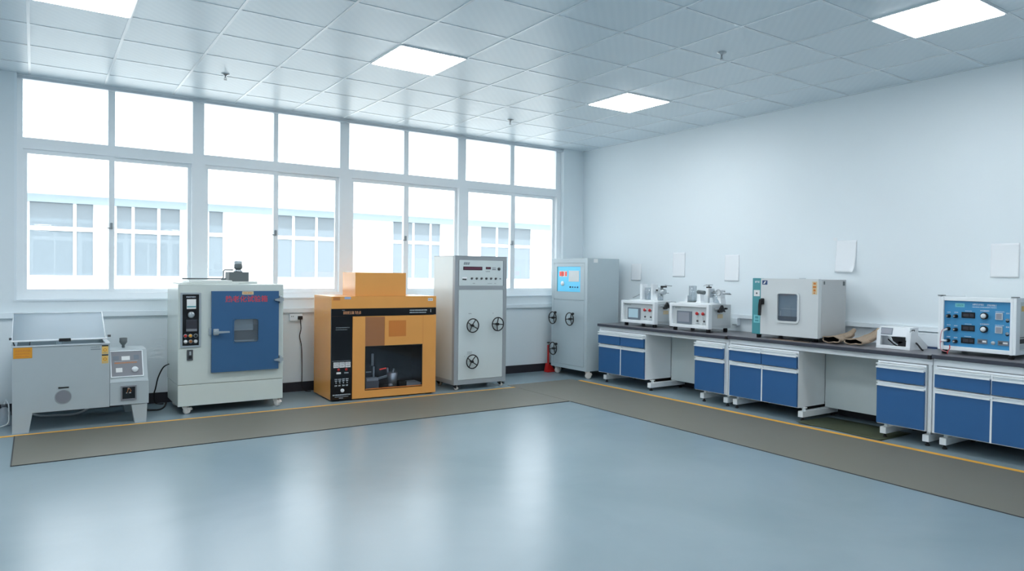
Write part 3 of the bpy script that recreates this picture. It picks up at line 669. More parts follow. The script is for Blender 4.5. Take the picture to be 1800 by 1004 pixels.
# ------------------------------------------------------------------ lab bench: frames, worktops, cupboards
XF = -.655
def bench(y0, y1, ztop, feet, knees, name_i):
    """y0 > y1 : the bench runs from y0 (window end) towards the camera"""
    lb = ['white steel bench frame on foot beams, section nearest the window', 'white steel bench frame on foot beams, middle section under the teal-edged oven', 'white steel bench frame on foot beams, section under the blue instrument'][name_i]
    t = thing('lab_bench', lb, 'bench', (0, y0, 0), 0, 'white steel benches')
    ln = y0 - y1
    obj('top_rail', MB().box(-.632, -.606, -ln, 0, .660, ztop - .034).box(-.06, -.03, -ln, 0, .660, ztop - .034).box(-.606, -.06, -ln, -ln + .025, .660, ztop - .034).box(-.606, -.06, -.025, 0, .660, ztop - .034), 'alu_white', t)
    for k, fy in enumerate(feet):
        f = fy - y0
        end = k in (0, len(feet) - 1)
        obj('foot_beam', MB().box(-.622, -.04, f - .026, f + .026, .036, .092, bev=.003), 'alu_white', t)
        for gx in (-.585, -.09):
            obj('levelling_foot', MB().lathe([(.018, 0), (.018, .010), (.010, .014), (.008, .037)], (gx, f, 0), 14), 'rubber', t)
        obj('leg', MB().box(-.575, -.555, f - .014, f + .014, .092, .122, bev=.002).box(-.592, -.540, f - .018, f + .018, .117, .123), 'alu_white', t)
    for e in (-.001, -ln + .001):
        s = -1 if e > -.5 else 1
        obj('leg', MB().box(-.640, -.600, min(e, e + s * .026), max(e, e + s * .026), .12, .661, bev=.002), 'alu_white', t)
    for (k0, k1) in knees:
        obj('back_panel', MB().box(-.225, -.207, k1 - y0 + .004, k0 - y0 - .004, .098, .660), 'panel_white', t)
    wt = MB().mat('worktop').box(-.672, -.004, -ln, 0, ztop - .004, ztop).mat('top_edge').box(-.674, -.004, -ln + .001, -.001, ztop - .034, ztop - .004, bev=.002)
    o = obj('worktop', wt, None); o.location = (0, y0, 0)
    tag(o, ['dark grey worktop section nearest the window carrying two white testers', 'dark grey worktop section carrying the teal-edged oven and brown gloves', 'dark grey worktop section carrying the blue instrument'][name_i], 'worktop', 'dark grey worktop sections')
    if name_i < 2: obj('joint_cap', MB().box(-.677, -.660, -ln - .004, -ln + .02, ztop - .034, ztop - .002), 'black', o)
bench(-1.118, -3.128, .735, (-1.215, -1.985, -2.775, -3.085), [(-1.955, -2.708)], 0)
bench(-3.136, -5.118, .742, (-3.205, -3.95, -4.725, -5.07), [(-3.947, -4.69)], 1)
bench(-5.126, -7.12, .750, (-5.20, -5.985, -6.72, -7.06), [(-5.97, -6.7)], 2)

def cupboard(y0, w, n, label, gaps=0.0):
    t = thing('base_cupboard', label, 'cupboard', (XF, y0, 0), -90, 'blue fronted bench cupboards')
    Dp = .43
    obj('carcass', MB().box(0, .016, 0, Dp, .125, .655).box(w - .016, w, 0, Dp, .125, .655).box(.016, w - .016, 0, Dp, .125, .141).box(.016, w - .016, Dp - .012, Dp, .141, .655).box(.016, w - .016, 0, Dp - .012, .640, .655)
        .box(.016, w - .016, .004, .02, .470, .492), 'alu_white', t)
    cw = w / n
    for k in range(n):
        a, b = k * cw + (.007 if k else .003), (k + 1) * cw - (.007 if k < n - 1 else .003)
        if k: obj('divider', MB().box(a - .0135, a - .0005, -.020, -.001, .130, .486), 'alu_white', t); obj('divider', MB().box(a - .0150, a - .004, -.012, -.001, .494, .640), 'alu_white', t)
        sk = (k * .002)
        d = obj('door', MB().box(a, b, -.019, -.001, .134, .450, bev=.001), 'blue', t)
        obj('pull_rail', MB().box(a, b, -.026, -.001, .450, .458).box(a, b, -.006, -.001, .458, .476).box(a, b, -.026, -.001, .476, .484).box(a, b, -.028, -.022, .448, .460), 'alu_white', d)
        w_ = obj('drawer', MB().mat('blue').box(a - .001, b, -.030 - sk, -.008, .494, .602, bev=.001).mat('alu_white').box(a + .01, b - .01, -.008, .30, .50, .512), None, t)
        obj('pull_rail', MB().box(a - .002, b, -.038 - sk, -.006, .602, .611).box(a, b, -.016, -.006, .611, .629).box(a - .002, b, -.038 - sk, -.006, .629, .638).box(a - .002, b, -.040 - sk, -.034 - sk, .599, .613), 'alu_white', w_)
    return t
cupboard(-1.150, .803, 2, 'double blue cupboard with two drawers nearest the corner cabinet')
cupboard(-2.710, .388, 1, 'narrow blue cupboard with one drawer left of the bench joint, under second white tester')
cupboard(-3.170, .776, 2, 'double blue cupboard with two drawers under the teal-edged oven')
cupboard(-4.692, .390, 1, 'narrow blue cupboard with one drawer at the right, beside the blue instrument bench')
cupboard(-5.156, .798, 2, 'double blue cupboard with two drawers under the blue instrument, cut off at right')

tag(obj('floor_mat', MB().mat('mat_green').grid(lambda s, t: (-.74 + .50 * s + .02 * math.sin(5 * t), -3.985 - .80 * t, .006 + .012 * max(0, 1 - t * 6) * (1 - s)), 8, 24, .003), None), 'dark green sheet lying on the floor under the bench knee space', 'floor mat')

# ------------------------------------------------------------------ white abrasion testers
def tester(y0, label, lcd):
    t = thing('abrasion_tester', label, 'testing machine', (-.54, y0, .735), -90, 'white bench testers')
    W, D, Z0, Z1 = .566, .35, .038, .307
    obj('body', MB().mat('tester_body').box(.012, W - .012, .006, D, Z0 + .006, Z1 - .004).mat('pl_grey').box(W - .012, W - .008, .03, D - .01, Z0 + .03, Z0 + .036).box(W - .012, W - .008, .03, D - .01, Z1 - .036, Z1 - .03), None, t)
    ff = obj('front_frame', MB().box(0, .034, -.03, .03, Z0, Z1, bev=.006).box(W - .034, W, -.03, .03, Z0, Z1, bev=.006).box(.034, W - .034, -.028, .03, Z1 - .034, Z1 - .001, bev=.004).box(.034, W - .034, -.028, .03, Z0 + .001, Z0 + .034, bev=.004), 'white_pl', t)
    pn = obj('front_panel', MB().box(.03, W - .03, .0, .008, Z0 + .03, Z1 - .03), 'tester_body', t)
    obj('maker_mark', MB().marks(.062, .15, Z1 - .060, Z1 - .048, -.0008, 130), 'ink_soft', pn)
    s = obj('touch_screen', MB().mat('bezel').box(.098, .310, -.012, 0, .080, .222, bev=.003).mat(lcd).box(.116, .280, -.0135, -.012, .102, .208), None, pn)
    for bx, bm in ((.392, 'red'), (.476, 'red')):
        obj('push_button', MB().mat('silver').lathe([(.020, 0), (.020, -.006), (.014, -.008)], (bx, 0, .203), 20, 'y').mat(bm).lathe([(.016, -.006), (.018, -.02), (.014, -.028), (.001, -.029)], (bx, 0, .203), 20, 'y'), None, pn)
    for bx in (.392, .486):
        obj('selector_switch', MB().mat('knob_grey').lathe([(.010, 0), (.010, -.012), (.001, -.013)], (bx, 0, .122), 14, 'y').mat('ink_soft').marks(bx - .03, bx + .03, .088, .094, -.0008, 131), None, pn)
    for fx, fy in ((.05, .02), (W - .05, .03), (.05, D - .04), (W - .05, D - .04)):
        obj('foot', MB().lathe([(.022, 0), (.024, .03), (.018, .040)], (fx, fy, 0), 16), 'rubber', t)
    obj('carry_handle', MB().box(-.012, .0, -.02, .02, .09, .21, bev=.005), 'white_pl', t)
    sh = obj('side_clamp', MB().mat('silver').cyl((W - .01, .14, .245), (W + .035, .14, .245), .012).cyl((W + .012, .05, .258), (W + .012, .15, .250), .009).mat('black').prism([(.10, .235), (.145, .30), (.155, .30), (.20, .225), (.165, .235), (.14, .220)], W + .018, W + .040, 'x').cyl((W + .03, .20, .262), (W + .03, .235, .262), .010).cyl((W + .028, .09, .232), (W + .028, .12, .228), .010), None, t)
    obj('sticker', MB().box(W - .0118, W - .010, .13, .215, .155, .20), 'sticker_pale', t)
    # fixtures on top
    obj('top_plate', MB().box(.05, W - .04, .06, .30, Z1 - .004, Z1 + .010, bev=.003), 'white_pl', t)
    return t, W, D, Z1
t, W, D, Z1 = tester(-1.436, 'white bench tester with pale blue screen, left of the two, beside the corner cabinet', 'lcd')
z = Z1 + .010
obj('upright_plate', MB().prism([(.10, z), (.20, z), (.20, z + .17), (.175, z + .19), (.175, z + .02)], .17, .19).box(.172, .21, .12, .22, z, z + .19, bev=.004), 'white_pl', t)
obj('glass_cylinder', MB().lathe([(.055, z + .002), (.055, z + .15), (.052, z + .15), (.052, z + .006), (.001, z + .005)], (.275, .18, 0), 28), 'clear', t)
obj('upright_plate', MB().box(.345, .372, .13, .23, z, z + .195, bev=.004).prism([(.372, z), (.43, z), (.372, z + .08)], .17, .19), 'white_pl', t)
obj('shaft', MB().mat('silver').cyl((.21, .18, z + .10), (.50, .18, z + .10), .010).mat('black').cyl((.33, .18, z + .10), (.345, .18, z + .10), .022).box(.40, .44, .16, .20, z + .112, z + .130).box(.485, .53, .15, .21, z + .155, z + .175).mat('silver').cyl((.49, .18, z + .04), (.49, .18, z + .16), .007).lathe([(.030, .0), (.034, .012), (.030, .05)], (.48, .18, z + .105), 20, 'x').box(.44, .48, .155, .205, z + .05, z + .155), None, t)
obj('lever_rod', MB().tube([(.52, .19, z + .185), (.56, .20, z + .178), (.61, .21, z + .176)], .004).tube([(.50, .19, z + .092), (.57, .2, z + .090)], .004).tube([(.05, .12, z + .02), (.09, .13, z + .035), (.14, .14, z + .06)], .005), 'steel', t)
obj('glass_cylinder', MB().lathe([(.034, z + .002), (.034, z + .09), (.031, z + .09), (.031, z + .006), (.001, z + .005)], (.455, .18, 0), 24), 'clear', t)
t, W, D, Z1 = tester(-2.236, 'white bench tester with grey screen, right of the two, in front of a glass tube', 'lcd_off')
z = Z1 + .010
obj('glass_cylinder', MB().lathe([(.045, z + .002), (.043, z + .185), (.040, z + .185), (.042, z + .006), (.001, z + .005)], (.165, .17, 0), 28), 'clear', t)
obj('cylinder_base', MB().lathe([(.060, z - .002), (.060, z + .008), (.05, z + .012), (.001, z + .012)], (.165, .17, 0), 24), 'motor_grey', t)
obj('side_bracket', MB().prism([(.055, z), (.105, z), (.105, z + .07)], .15, .19), 'white_pl', t)
obj('support_post', MB().mat('white_pl').prism([(.235, z), (.315, z), (.305, z + .02), (.300, z + .095), (.258, z + .095), (.255, z + .02)], .14, .20).mat('motor_grey').cyl((.24, .17, z + .118), (.335, .17, z + .112), .022, seg=16).cyl((.262, .17, z + .09), (.262, .17, z + .1), .02), None, t)
obj('clamp_post', MB().mat('white_pl').box(.375, .415, .15, .19, z + .075, z + .165, bev=.004).mat('silver').cyl((.395, .17, z), (.395, .17, z + .20), .010).box(.375, .425, .14, .20, z + .195, z + .205).mat('black').box(.376, .416, .148, .192, z + .165, z + .18).mat('silver').tube([(.33, .16, z + .185), (.345, .16, z + .195), (.375, .17, z + .192)], .004).box(.42, .44, .13, .21, z + .06, z + .16), None, t)
obj('horizontal_shaft', MB().mat('silver').cyl((.43, .17, z + .112), (.68, .17, z + .112), .009).cyl((.44, .19, z + .132), (.60, .19, z + .130), .006).lathe([(.02, 0), (.02, .03)], (.53, .17, z + .112), 18, 'x').mat('motor_grey').cyl((.60, .17, z + .108), (.70, .165, z + .104), .005), None, t)
obj('shaft_bracket', MB().mat('white_pl').box(.545, .590, .13, .21, z + .06, z + .152, bev=.006).prism([(.545, z + .06), (.59, z + .06), (.60, z), (.585, z)], .13, .21).mat('silver').torus((.567, .12, z + .12), .032, .006, 'y', 24, 8), None, t)
obj('glass_jar', MB().lathe([(.05, z + .004), (.05, z + .09), (.047, z + .09), (.047, z + .008), (.001, z + .006)], (.49, .2, 0), 24), 'clear', t)

# ------------------------------------------------------------------ bench-top oven with teal strip
T = thing('bench_oven', 'white bench-top oven with teal control strip, square dark window and black handle', 'oven', (-.56, -3.352, .742), -90)
W, D, Z0, Z1 = .735, .435, .040, .592
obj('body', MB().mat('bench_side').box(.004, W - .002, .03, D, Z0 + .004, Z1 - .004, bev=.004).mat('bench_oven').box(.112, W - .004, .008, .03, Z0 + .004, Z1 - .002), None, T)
cs = obj('control_strip', MB().box(0, .112, -.006, .030, Z0 - .006, Z1 + .002, bev=.004), 'teal', T)
obj('display', MB().mat('white_lbl').box(.018, .088, -.008, -.006, .412, .474).mat('knob_grey').prism([(.042, .442), (.053, .454), (.064, .442), (.053, .430)], -.009, -.008), None, cs)
obj('keypad', MB().mat('teal_light').box(.022, .094, -.008, -.006, .146, .224).mat('teal').box(.040, .076, -.0095, -.008, .188, .212).box(.040, .078, -.0095, -.008, .160, .176), None, cs)
obj('maker_mark', MB().marks(.03, .09, Z1 - .045, Z1 - .025, -.0068, 141), 'ink_white', cs)
wx0, wx1, wz0, wz1 = .305, .530, .180, .450
dm = MB().box(.114, wx0, -.026, .006, Z0, Z1).box(wx1, W, -.026, .006, Z0, Z1).box(wx0, wx1, -.026, .006, Z0, wz0).box(wx0, wx1, -.026, .006, wz1, Z1)
door = obj('door', dm, 'bench_oven', T)
obj('window_frame', ring(MB(), wx0 + .004, wx1 - .004, wz0 + .004, wz1 - .004, .020, .02, -.036, -.02), 'bench_oven', door)
obj('window_pane', MB().box(wx0, wx1, -.024, -.020, wz0, wz1), 'oven_pane', door)
obj('inner_chamber', MB().mat('cavity').box(wx0 - .005, wx1 + .005, -.008, .004, wz0, wz1).mat('grey_dark').box(wx0, wx1, -.012, -.008, wz0, wz0 + .05).mat('pl_grey').box(wx0 + .02, wx0 + .032, -.012, -.008, wz0 + .05, wz0 + .10).box(wx0 + .03, wx1 - .03, -.010, -.008, wz0 + .12, wz0 + .125), None, door)
hd = obj('door_handle', MB().mat('black').box(.128, .160, -.058, -.026, .335, .395, bev=.008).prism([(.128, .385), (.158, .385), (.146, .33), (.140, .225), (.118, .225), (.120, .33)], -.072, -.052).mat('white_pl').lathe([(.02, -.026), (.018, -.04), (.001, -.041)], (.118, 0, .345), 16, 'y'), None, door)
obj('maker_badge', MB().mat('dark_blue').box(.130, .188, -.0275, -.026, .530, .572).mat('white_lbl').prism([(.140, .538), (.158, .538), (.176, .564), (.160, .564)], -.0285, -.0275), None, door)
obj('sticker', MB().mat('sticker_pale').box(.672, .722, -.0272, -.026, .448, .568).mat('orange_dark').box(.684, .710, -.028, -.0272, .540, .558).box(.680, .712, -.028, -.0272, .508, .528).box(.684, .708, -.028, -.0272, .476, .498).box(.686, .704, -.028, -.0272, .456, .468), None, door)
obj('side_latch', MB().box(W - .004, W + .002, .06, .075, Z1 - .05, Z1 - .02).box(W - .004, W + .003, D - .06, D - .03, Z1 - .06, Z1 - .02), 'motor_grey', T)
obj('top_vent', MB().lathe([(.03, Z1 - .004), (.03, Z1 + .008), (.001, Z1 + .008)], (.42, .2, 0), 18), 'pl_grey', T)
for fx, fy in ((.06, .03), (.10, .03), (W - .07, .05), (.06, D - .05), (W - .07, D - .05)):
    if fx == .10: continue
    obj('foot', MB().lathe([(.022, 0), (.025, .032), (.02, .042)], (fx, fy, 0), 16), 'rubber', T)
tag(obj('cardboard_sheet', MB().mat('board').box(-.625, -.592, -4.02, -3.62, .7425, .7465).mat('glove_in').box(-.620, -.592, -4.02, -3.86, .7468, .754), None), 'thin brown and black sheets slid under the teal-edged oven', 'sheet')

# brown gloves: open flattened cuffs facing the room
def glove(label, y, x, rz, w, h, ln, lift):
    t = thing('oven_glove', label, 'glove', (x, y, .7495), rz, 'brown oven gloves')
    def shell(off, depth):
        b = bmesh.new(); rings = []; n = 28; m = 14
        for i in range(m + 1):
            s = i / m * depth
            ww = (w / 2 + off) * (1 - .25 * s) * (1 if s < .8 else max(.25, 1 - (s - .8) * 3.2)); hh = (h / 2 + off) * (1 - .3 * s + lift * .0)
            up = lift * s ** 3
            r = []
            for k in range(n):
                a = 2 * PI * k / n
                cx = math.copysign(abs(math.cos(a)) ** .7, math.cos(a)) * ww
                cz = math.copysign(abs(math.sin(a)) ** .85, math.sin(a)) * hh
                sag = .006 * math.sin(3 * cx / w * PI)
                r.append(b.verts.new((cx, s * ln + .012 * math.sin(k), h / 2 + .004 + cz + up * (1 + .6 * cx / w) + sag)))
            rings.append(r)
        for i in range(m):
            for k in range(n):
                f = b.faces.new([rings[i][k], rings[i][(k + 1) % n], rings[i + 1][(k + 1) % n], rings[i + 1][k]]); f.smooth = True
        b.faces.new(rings[-1])
        return b, rings
    mb = MB(); b, r = shell(0, 1.0); bmesh.ops.recalc_face_normals(b, faces=b.faces); mb._merge(b)
    o = obj('hand', mb, 'glove', t)
    mi = MB(); b, r = shell(-.007, .75); mi._merge(b); obj('lining', mi, 'glove_in', o)
    pts = []
    for k in range(28):
        a = 2 * PI * k / 28
        cx = math.copysign(abs(math.cos(a)) ** .7, math.cos(a)) * (w / 2 - .003); cz = math.copysign(abs(math.sin(a)) ** .85, math.sin(a)) * (h / 2 - .003)
        pts.append((cx, .012 * math.sin(k), h / 2 + .004 + cz + .006 * math.sin(3 * cx / w * PI)))
    obj('cuff_hem', MB().tube(pts, .0055, 6, closed=True, smooth=False), 'glove', o)
    th = MB().tube([(w * .28, ln * .35, h * .6), (w * .50, ln * .5, h * .9 + lift * .35), (w * .52, ln * .62, h + lift * .75), (w * .46, ln * .72, h + lift * 1.0)], .020, 10)
    obj('thumb', th, 'glove', o)
    return t
glove('brown oven glove with open cuff, touching the teal-edged oven', -4.185, -.53, -88, .165, .060, .36, .055)
glove('brown oven glove with open cuff, lying nearest the small white meter', -4.378, -.50, -94, .180, .050, .34, .085)

# small tilted meter on a white stand
T = thing('bench_meter', 'small white tilted meter on an open stand with black leads inside', 'meter', (-.475, -4.578, .743), -90)
W = .275
prof = [(0, 0), (.018, .150), (.060, .165), (.30, .03), (.30, 0)]
obj('stand', MB().box(0, W, 0, .02, 0, .028, bev=.003).prism([(0, 0), (.028, 0), (.044, .15), (.016, .15)], 0, .028, 'x').prism([(0, 0), (.028, 0), (.044, .15), (.016, .15)], W - .028, W, 'x').prism(prof, W + .0005, W + .006, 'x').prism(prof, -.006, -.0005, 'x').box(.008, W - .008, .28, .30, 0, .03), 'white_pl', T)
tl = math.atan2(.020, .074)
bd = Matrix.Translation((0, .014, .110)) @ Matrix.Rotation(-tl, 4, 'X')
m = obj('head', MB().mat('white_pl').prism([(.014, .110), (.034, .188), (.17, .188), (.17, .110)], .010, W - .010, 'x'), None, T)
sc_ = obj('screen', MB().mat('bezel').box(.024, .124, -.003, 0, .010, .070).mat('lcd_off').box(.030, .118, -.004, -.003, .016, .064), None, m)
sc_.matrix_local = bd
obj('side_vent', MB().box(W - .0102, W - .004, .06, .10, .130, .148).box(W - .0102, W - .004, .06, .10, .156, .172), 'knob_grey', m)
obj('adapter', MB().box(.150, .235, .06, .12, .012, .072, bev=.006).prism([(.095, .10), (.19, .10), (.19, .055), (.15, .040), (.11, .065)], .06, .11), 'black', T)
obj('lead', MB().tube([(.06, .08, .075), (.09, .06, .06), (.13, .05, .035), (.16, .06, .02)], .006), 'rubber', T)
obj('lead', MB().tube([(W + .008, .10, .06), (W + .03, .09, .045), (W + .065, .08, .01), (W + .078, .08, .006)], .007), 'rubber', T)

# white plate with a blue foot leaning at the wall
T = thing('splash_tray', 'white upright tray with dark blue curved foot at the wall beside the blue instrument', 'tray', (-.10, -4.80, .742), -90)
obj('plate', MB().box(-.10, .10, .03, .05, .012, .130, bev=.004), 'wall_white', T)
obj('foot', MB().prism([(-.10, 0), (.10, 0), (.10, .012), (.05, .008), (0, .006), (-.05, .008), (-.10, .014)], .0, .07), 'dark_blue', T)
T = obj('socket_box', MB().mat('wall_white').box(-.055, -.001, -2.772, -2.700, .798, .881, bev=.003).mat('ink_soft').box(-.057, -.055, -2.765, -2.707, .803, .812), None)
tag(T, 'small white socket box under the wall trunking behind second white tester', 'socket')

# ------------------------------------------------------------------ blue-panel instrument
T = thing('power_instrument', 'bench instrument with bright blue front panel, knobs and terminals at far right', 'instrument', (-.50, -5.100, .750), -90)
W, D, Z0, Z1 = .548, .40, .034, .461
obj('body', MB().mat('white_body').box(.02, W - .02, .01, D, Z0 + .02, Z1 - .012).mat('black').box(W - .021, W - .018, .09, .20, .115, .150).box(W - .021, W - .018, .09, .20, .158, .164).mat('pl_grey').box(W - .022, W - .019, .09, .20, .07, .108).mat('yellow_lbl').box(W - .021, W - .0185, .12, .19, .36, .40), None, T)
obj('edge_profile', MB().box(0, .020, -.022, D, Z0, Z1 + .004, bev=.003).box(.020, .040, -.022, .02, Z0 - .002, Z1 - .002, bev=.003), 'alu_white', T)
obj('edge_profile', MB().box(W - .022, W, -.022, .05, Z0, Z1 + .004, bev=.003).box(W - .042, W - .022, -.022, .02, Z0 - .002, Z1 - .002, bev=.003).box(W - .022, W - .004, .05, D, Z0, Z0 + .03).box(W - .022, W - .004, .05, D, Z1 - .03, Z1), 'alu_white', T)
obj('front_rail', MB().box(.04, W - .042, -.020, .02, Z1 - .034, Z1 - .002, bev=.003), 'alu_white', T)
obj('front_rail', MB().box(.04, W - .042, -.020, .02, Z0, Z0 + .032, bev=.003), 'alu_white', T)
obj('corner_cap', MB().box(-.004, .036, -.026, .02, Z1 + .004, Z1 + .010).box(W - .036, W + .004, -.026, .02, Z1 + .004, Z1 + .010), 'motor_grey', T)
P = obj('front_panel', MB().box(.040, W - .042, -.004, .004, Z0 + .032, Z1 - .034), 'blue_panel', T)
Y = -.004
obj('maker_badge', MB().mat('teal_light').box(.118, .186, Y - .001, Y, .378, .408).mat('teal').marks(.128, .178, .386, .400, Y - .0016, 160), None, P)
obj('lettering', MB().marks(.243, .325, .396, .410, Y - .0008, 161).marks(.345, .410, .394, .408, Y - .0008, 162).marks(.24, .41, .380, .387, Y - .0008, 163), 'ink_white', P)
for (tx, tz) in ((.074, .304), (.127, .305), (.074, .202), (.127, .199), (.074, .108), (.127, .105)):
    obj('terminal', MB().mat('black').lathe([(.015, Y), (.015, Y - .012), (.010, Y - .016), (.010, Y - .026), (.013, Y - .03), (.001, Y - .03)], (tx, 0, tz), 16, 'y').mat('silver').cyl((tx, Y - .028, tz), (tx, Y - .04, tz), .006).mat('ink_white').marks(tx - .014, tx + .014, tz + .026, tz + .034, Y - .0008, int(tx * 1e4 + tz * 1e3)), None, P)
for dz in (.318, .216, .118):
    obj('digital_display', MB().mat('gloss_black').box(.167, .263, Y - .006, Y, dz - .023, dz + .023, bev=.001).mat('chamber').box(.180, .222, Y - .0066, Y - .006, dz - .012, dz + .012).box(.226, .256, Y - .0066, Y - .006, dz - .012, dz + .012).mat('ink_white').marks(.19, .24, dz + .029, dz + .034, Y - .0008, 170), None, P)
for kz in (.318, .215):
    obj('rotary_knob', MB().mat('black').lathe([(.026, Y), (.026, Y - .02), (.023, Y - .024)], (.330, 0, kz), 24, 'y').mat('white_pl').lathe([(.019, Y - .024), (.017, Y - .032), (.001, Y - .033)], (.330, 0, kz), 24, 'y').mat('ink_white').marks(.300, .362, kz + .034, kz + .044, Y - .0008, 171), None, P)
    obj('counter', MB().mat('pl_grey').box(.404, .454, Y - .008, Y, kz - .025, kz + .029, bev=.002).mat('lcd_off').box(.410, .448, Y - .009, Y - .008, kz - .019, kz + .022).mat('ink_white').marks(.402, .462, kz + .034, kz + .040, Y - .0008, 172), None, P)
    obj('toggle_switch', MB().mat('silver').lathe([(.011, Y), (.011, Y - .006), (.004, Y - .008), (.004, Y - .022), (.001, Y - .023)], (.484, 0, kz - .022), 14, 'y').mat('black').lathe([(.012, Y), (.012, Y - .003), (.001, Y - .003)], (.484, 0, kz - .030), 14, 'y').mat('ink_white').marks(.474, .496, kz + .022, kz + .032, Y - .0008, 173), None, P)
for (x0, x1, zc) in ((.284, .352, .119), (.424, .496, .118)):
    obj('counter', MB().mat('bezel').box(x0, x1, Y - .006, Y, zc - .018, zc + .018, bev=.001).mat('white_lbl').box(x0 + .036, x1 - .006, Y - .007, Y - .006, zc - .005, zc + .008).mat('knob_grey').box(x0 + .008, x0 + .03, Y - .007, Y - .006, zc - .008, zc + .008), None, P)
obj('push_button', MB().mat('silver').lathe([(.014, Y), (.014, Y - .006), (.009, Y - .008), (.001, Y - .010)], (.392, 0, .114), 18, 'y'), None, P)
for fx, fy in ((.045, .0), (W - .04, .01), (.045, D - .05), (W - .04, D - .05)):
    obj('foot', MB().lathe([(.02, 0), (.022, .030), (.016, .036)], (fx, fy, 0), 14), 'rubber', T)
obj('test_lead', MB().mat('pink_wire').tube([(.074, Y - .035, .202), (.052, Y - .06, .19), (.036, Y - .05, .13), (.034, Y - .045, .06), (.045, Y - .045, .03), (.09, Y - .05, .02)], .003).tube([(.074, Y - .035, .108), (.05, Y - .05, .105), (.035, Y - .05, .09)], .004).mat('red').tube([(.098, -.04, .075), (.104, -.05, .05), (.094, -.06, .02), (.098, -.07, .006)], .0035).mat('white_pl').cyl((.074, Y - .03, .200), (.055, Y - .055, .186), .009).cyl((.074, Y - .03, .108), (.045, Y - .05, .106), .009), None, T)

# ------------------------------------------------------------------ papers on the right wall
def paper(label, y0, y1, z0, z1, curl, corner=0.0, skew=0.0, ink=None):
    def fn(s, t):
        c = curl * (1 - t) ** 2 * (.4 + .6 * s)
        yy = y0 + (y1 - y0) * s + skew * (1 - t)
        zz = z0 + (z1 - z0) * t
        if corner and s > .75 and t < .2: c += corner * (s - .75) * 4 * (1 - t / .2)
        return (-.003 - c, yy, zz)
    o = obj('hanging_paper', MB().grid(fn, 16, 16, .0005), 'paper')
    tag(o, label, 'paper', 'sheets taped to the right wall')
    if ink:
        m = MB()
        for k in range(ink):
            zz = z1 - .05 - k * (z1 - z0 - .09) / ink
            m.box(-.0062, -.0055, y1 + .03, y0 - .03 - .03 * (k % 3), zz, zz + .004)
        obj('printed_lines', m, 'pl_grey', o)
    return o
paper('white sheet on the wall just behind the corner cabinet', -1.02, -1.205, 1.282, 1.50, .012)
paper('white sheet on the wall above the left white tester', -1.748, -1.948, 1.336, 1.636, .004)
paper('white sheet on the wall above the right white tester', -2.545, -2.745, 1.295, 1.595, .006)
paper('white sheet with curled corner on the wall above the brown gloves', -3.905, -4.112, 1.403, 1.715, .022, .03, .012, None)
paper('white printed sheet on the wall above the blue instrument', -5.262, -5.470, 1.366, 1.646, .006, 0, 0, None)
obj('tape_piece', MB().box(-.0035, -.001, -3.91, -3.87, 1.715, 1.745), 'white_pl', bpy.data.objects['hanging_paper.003'])

# ------------------------------------------------------------------ socket and cables by the window wall
T = tag(obj('wall_socket', MB().mat('wall_white').box(-4.221, -4.078, -.030, -.001, .793, .872, bev=.004).mat('ink_soft').box(-4.205, -4.196, -.0312, -.030, .838, .850).box(-4.186, -4.177, -.0312, -.030, .838, .850), None), 'white double socket on the window wall between blue-door oven and orange chamber', 'socket')
T = tag(obj('power_cable', MB().tube([(-4.110, -.055, .815), (-4.108, -.055, .78), (-4.095, -.03, .70), (-4.108, -.024, .62), (-4.088, -.024, .52), (-4.080, -.024, .38), (-4.078, -.024, .20), (-4.078, -.03, .06), (-4.05, -.06, .008), (-4.0, -.10, .006)], .005), 'rubber'), 'thin black cable hanging from the wall socket beside orange chamber', 'cable')
obj('plug', MB().box(-4.135, -4.085, -.062, -.031, .808, .848, bev=.006), 'black', T)
tag(obj('power_cable', MB().tube([(-5.480, -.35, .43), (-5.53, -.34, .40), (-5.57, -.30, .30), (-5.58, -.20, .18), (-5.575, -.06, .10), (-5.56, -.05, .008), (-5.5, -.12, .006)], .006), 'rubber'), 'black cable looping out of the side of the blue-door oven', 'cable')
tag(obj('power_cable', MB().tube([(-5.715, -.33, .008), (-5.66, -.40, .006), (-5.58, -.42, .006), (-5.53, -.33, .006), (-5.50, -.24, .012), (-5.485, -.20, .03)], .008), 'rubber'), 'black cable on the floor between salt spray tank and blue-door oven', 'cable')
tag(obj('power_cable', MB().tube([(-5.74, -.22, .010), (-5.68, -.18, .03), (-5.645, -.10, .08), (-5.635, -.05, .14), (-5.633, -.040, .20)], .006), 'rubber'), 'dark cable rising to the wall beside the salt spray tank console', 'cable')
tag(obj('drain_hose', MB().tube([(-6.60, -.10, .02), (-6.52, -.24, .012), (-6.40, -.28, .012), (-6.28, -.30, .012), (-6.18, -.26, .03), (-6.08, -.20, .10), (-6.05, -.18, .150)], .010), 'hose'), 'pale hose lying on the floor under the salt spray tank', 'hose')
T = thing('plastic_bottle', 'small translucent plastic bottle with hose on the floor left of the salt spray tank', 'bottle', (-6.778, -.50, 0))
obj('body', MB().lathe([(.001, .002), (.042, .002), (.046, .015), (.046, .11), (.036, .14), (.018, .155), (.018, .165), (.001, .166)], (0, 0, 0), 24), 'jug', T)
obj('cap', MB().lathe([(.021, .162), (.021, .182), (.001, .183)], (0, 0, 0), 18), 'knob_grey', T)
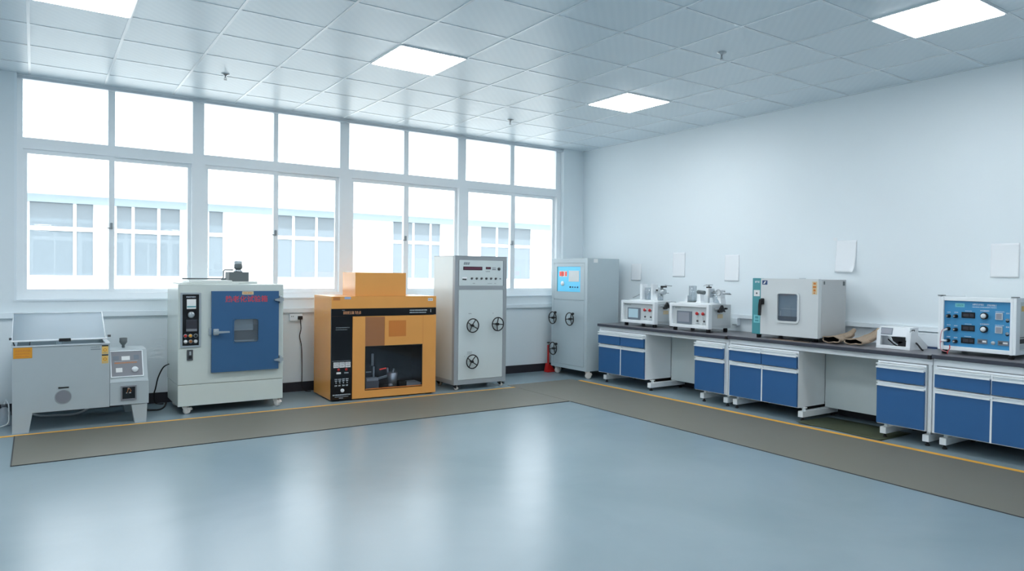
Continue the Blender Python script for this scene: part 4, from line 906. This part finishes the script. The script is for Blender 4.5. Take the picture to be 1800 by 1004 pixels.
obj('hose', MB().tube([(0, 0, .18), (.012, -.01, .215), (.030, -.02, .19), (.034, -.03, .10), (.030, -.07, .03), (-.02, -.09, .009), (-.09, -.08, .009)], .006), 'hose', T)
T = thing('canister', 'white rounded plastic canister on the floor at the left edge of the photo', 'canister', (-6.95, -.30, 0))
obj('body', MB().box(-.11, .12, -.09, .12, .0, .30, bev=.055, seg=4), 'white_pl', T)
obj('cap', MB().lathe([(.03, .29), (.03, .33), (.001, .331)], (-.02, 0, 0), 18), 'knob_grey', T)

# ------------------------------------------------------------------ light
w = bpy.data.worlds.new('sky'); SC.world = w; w.use_nodes = True
bg = w.node_tree.nodes['Background']
bg.inputs['Color'].default_value = (0.90, 0.958, 1.0, 1); bg.inputs['Strength'].default_value = 2.3
sun = bpy.data.lights.new('sun', 'SUN'); sun.energy = 2.0; sun.angle = math.radians(2)
so = bpy.data.objects.new('sun', sun); COL.objects.link(so); so.rotation_euler = (math.radians(50), 0, math.radians(-20))

# ------------------------------------------------------------------ camera (solved from the ceiling grid)
f, yaw, pit, rol = 1236.867, 0.596074632, -0.0163299303, 0.0123904653
fw = Vector((math.sin(yaw) * math.cos(pit), math.cos(yaw) * math.cos(pit), math.sin(pit)))
rt = Vector((math.cos(yaw), -math.sin(yaw), 0)); up = rt.cross(fw)
r2 = math.cos(rol) * rt + math.sin(rol) * up; u2 = -math.sin(rol) * rt + math.cos(rol) * up
cd = bpy.data.cameras.new('camera'); cam = bpy.data.objects.new('camera', cd); COL.objects.link(cam)
cd.sensor_width = 36; cd.sensor_fit = 'HORIZONTAL'; cd.lens = f / 1800 * 36; cd.clip_start = 0.05; cd.clip_end = 200
mw = Matrix((r2, u2, -fw)).transposed().to_4x4(); mw.translation = (-6.56359, -7.86727, 1.34612)
cam.matrix_world = mw
SC.camera = cam
SC.view_settings.view_transform = 'Standard'; SC.view_settings.look = 'None'
SC.view_settings.exposure = 0.90; SC.view_settings.gamma = 1.0; SC.view_settings.use_curve_mapping = False
SC.cycles.max_bounces = 10; SC.cycles.diffuse_bounces = 6; SC.cycles.transparent_max_bounces = 16; SC.cycles.glossy_bounces = 5
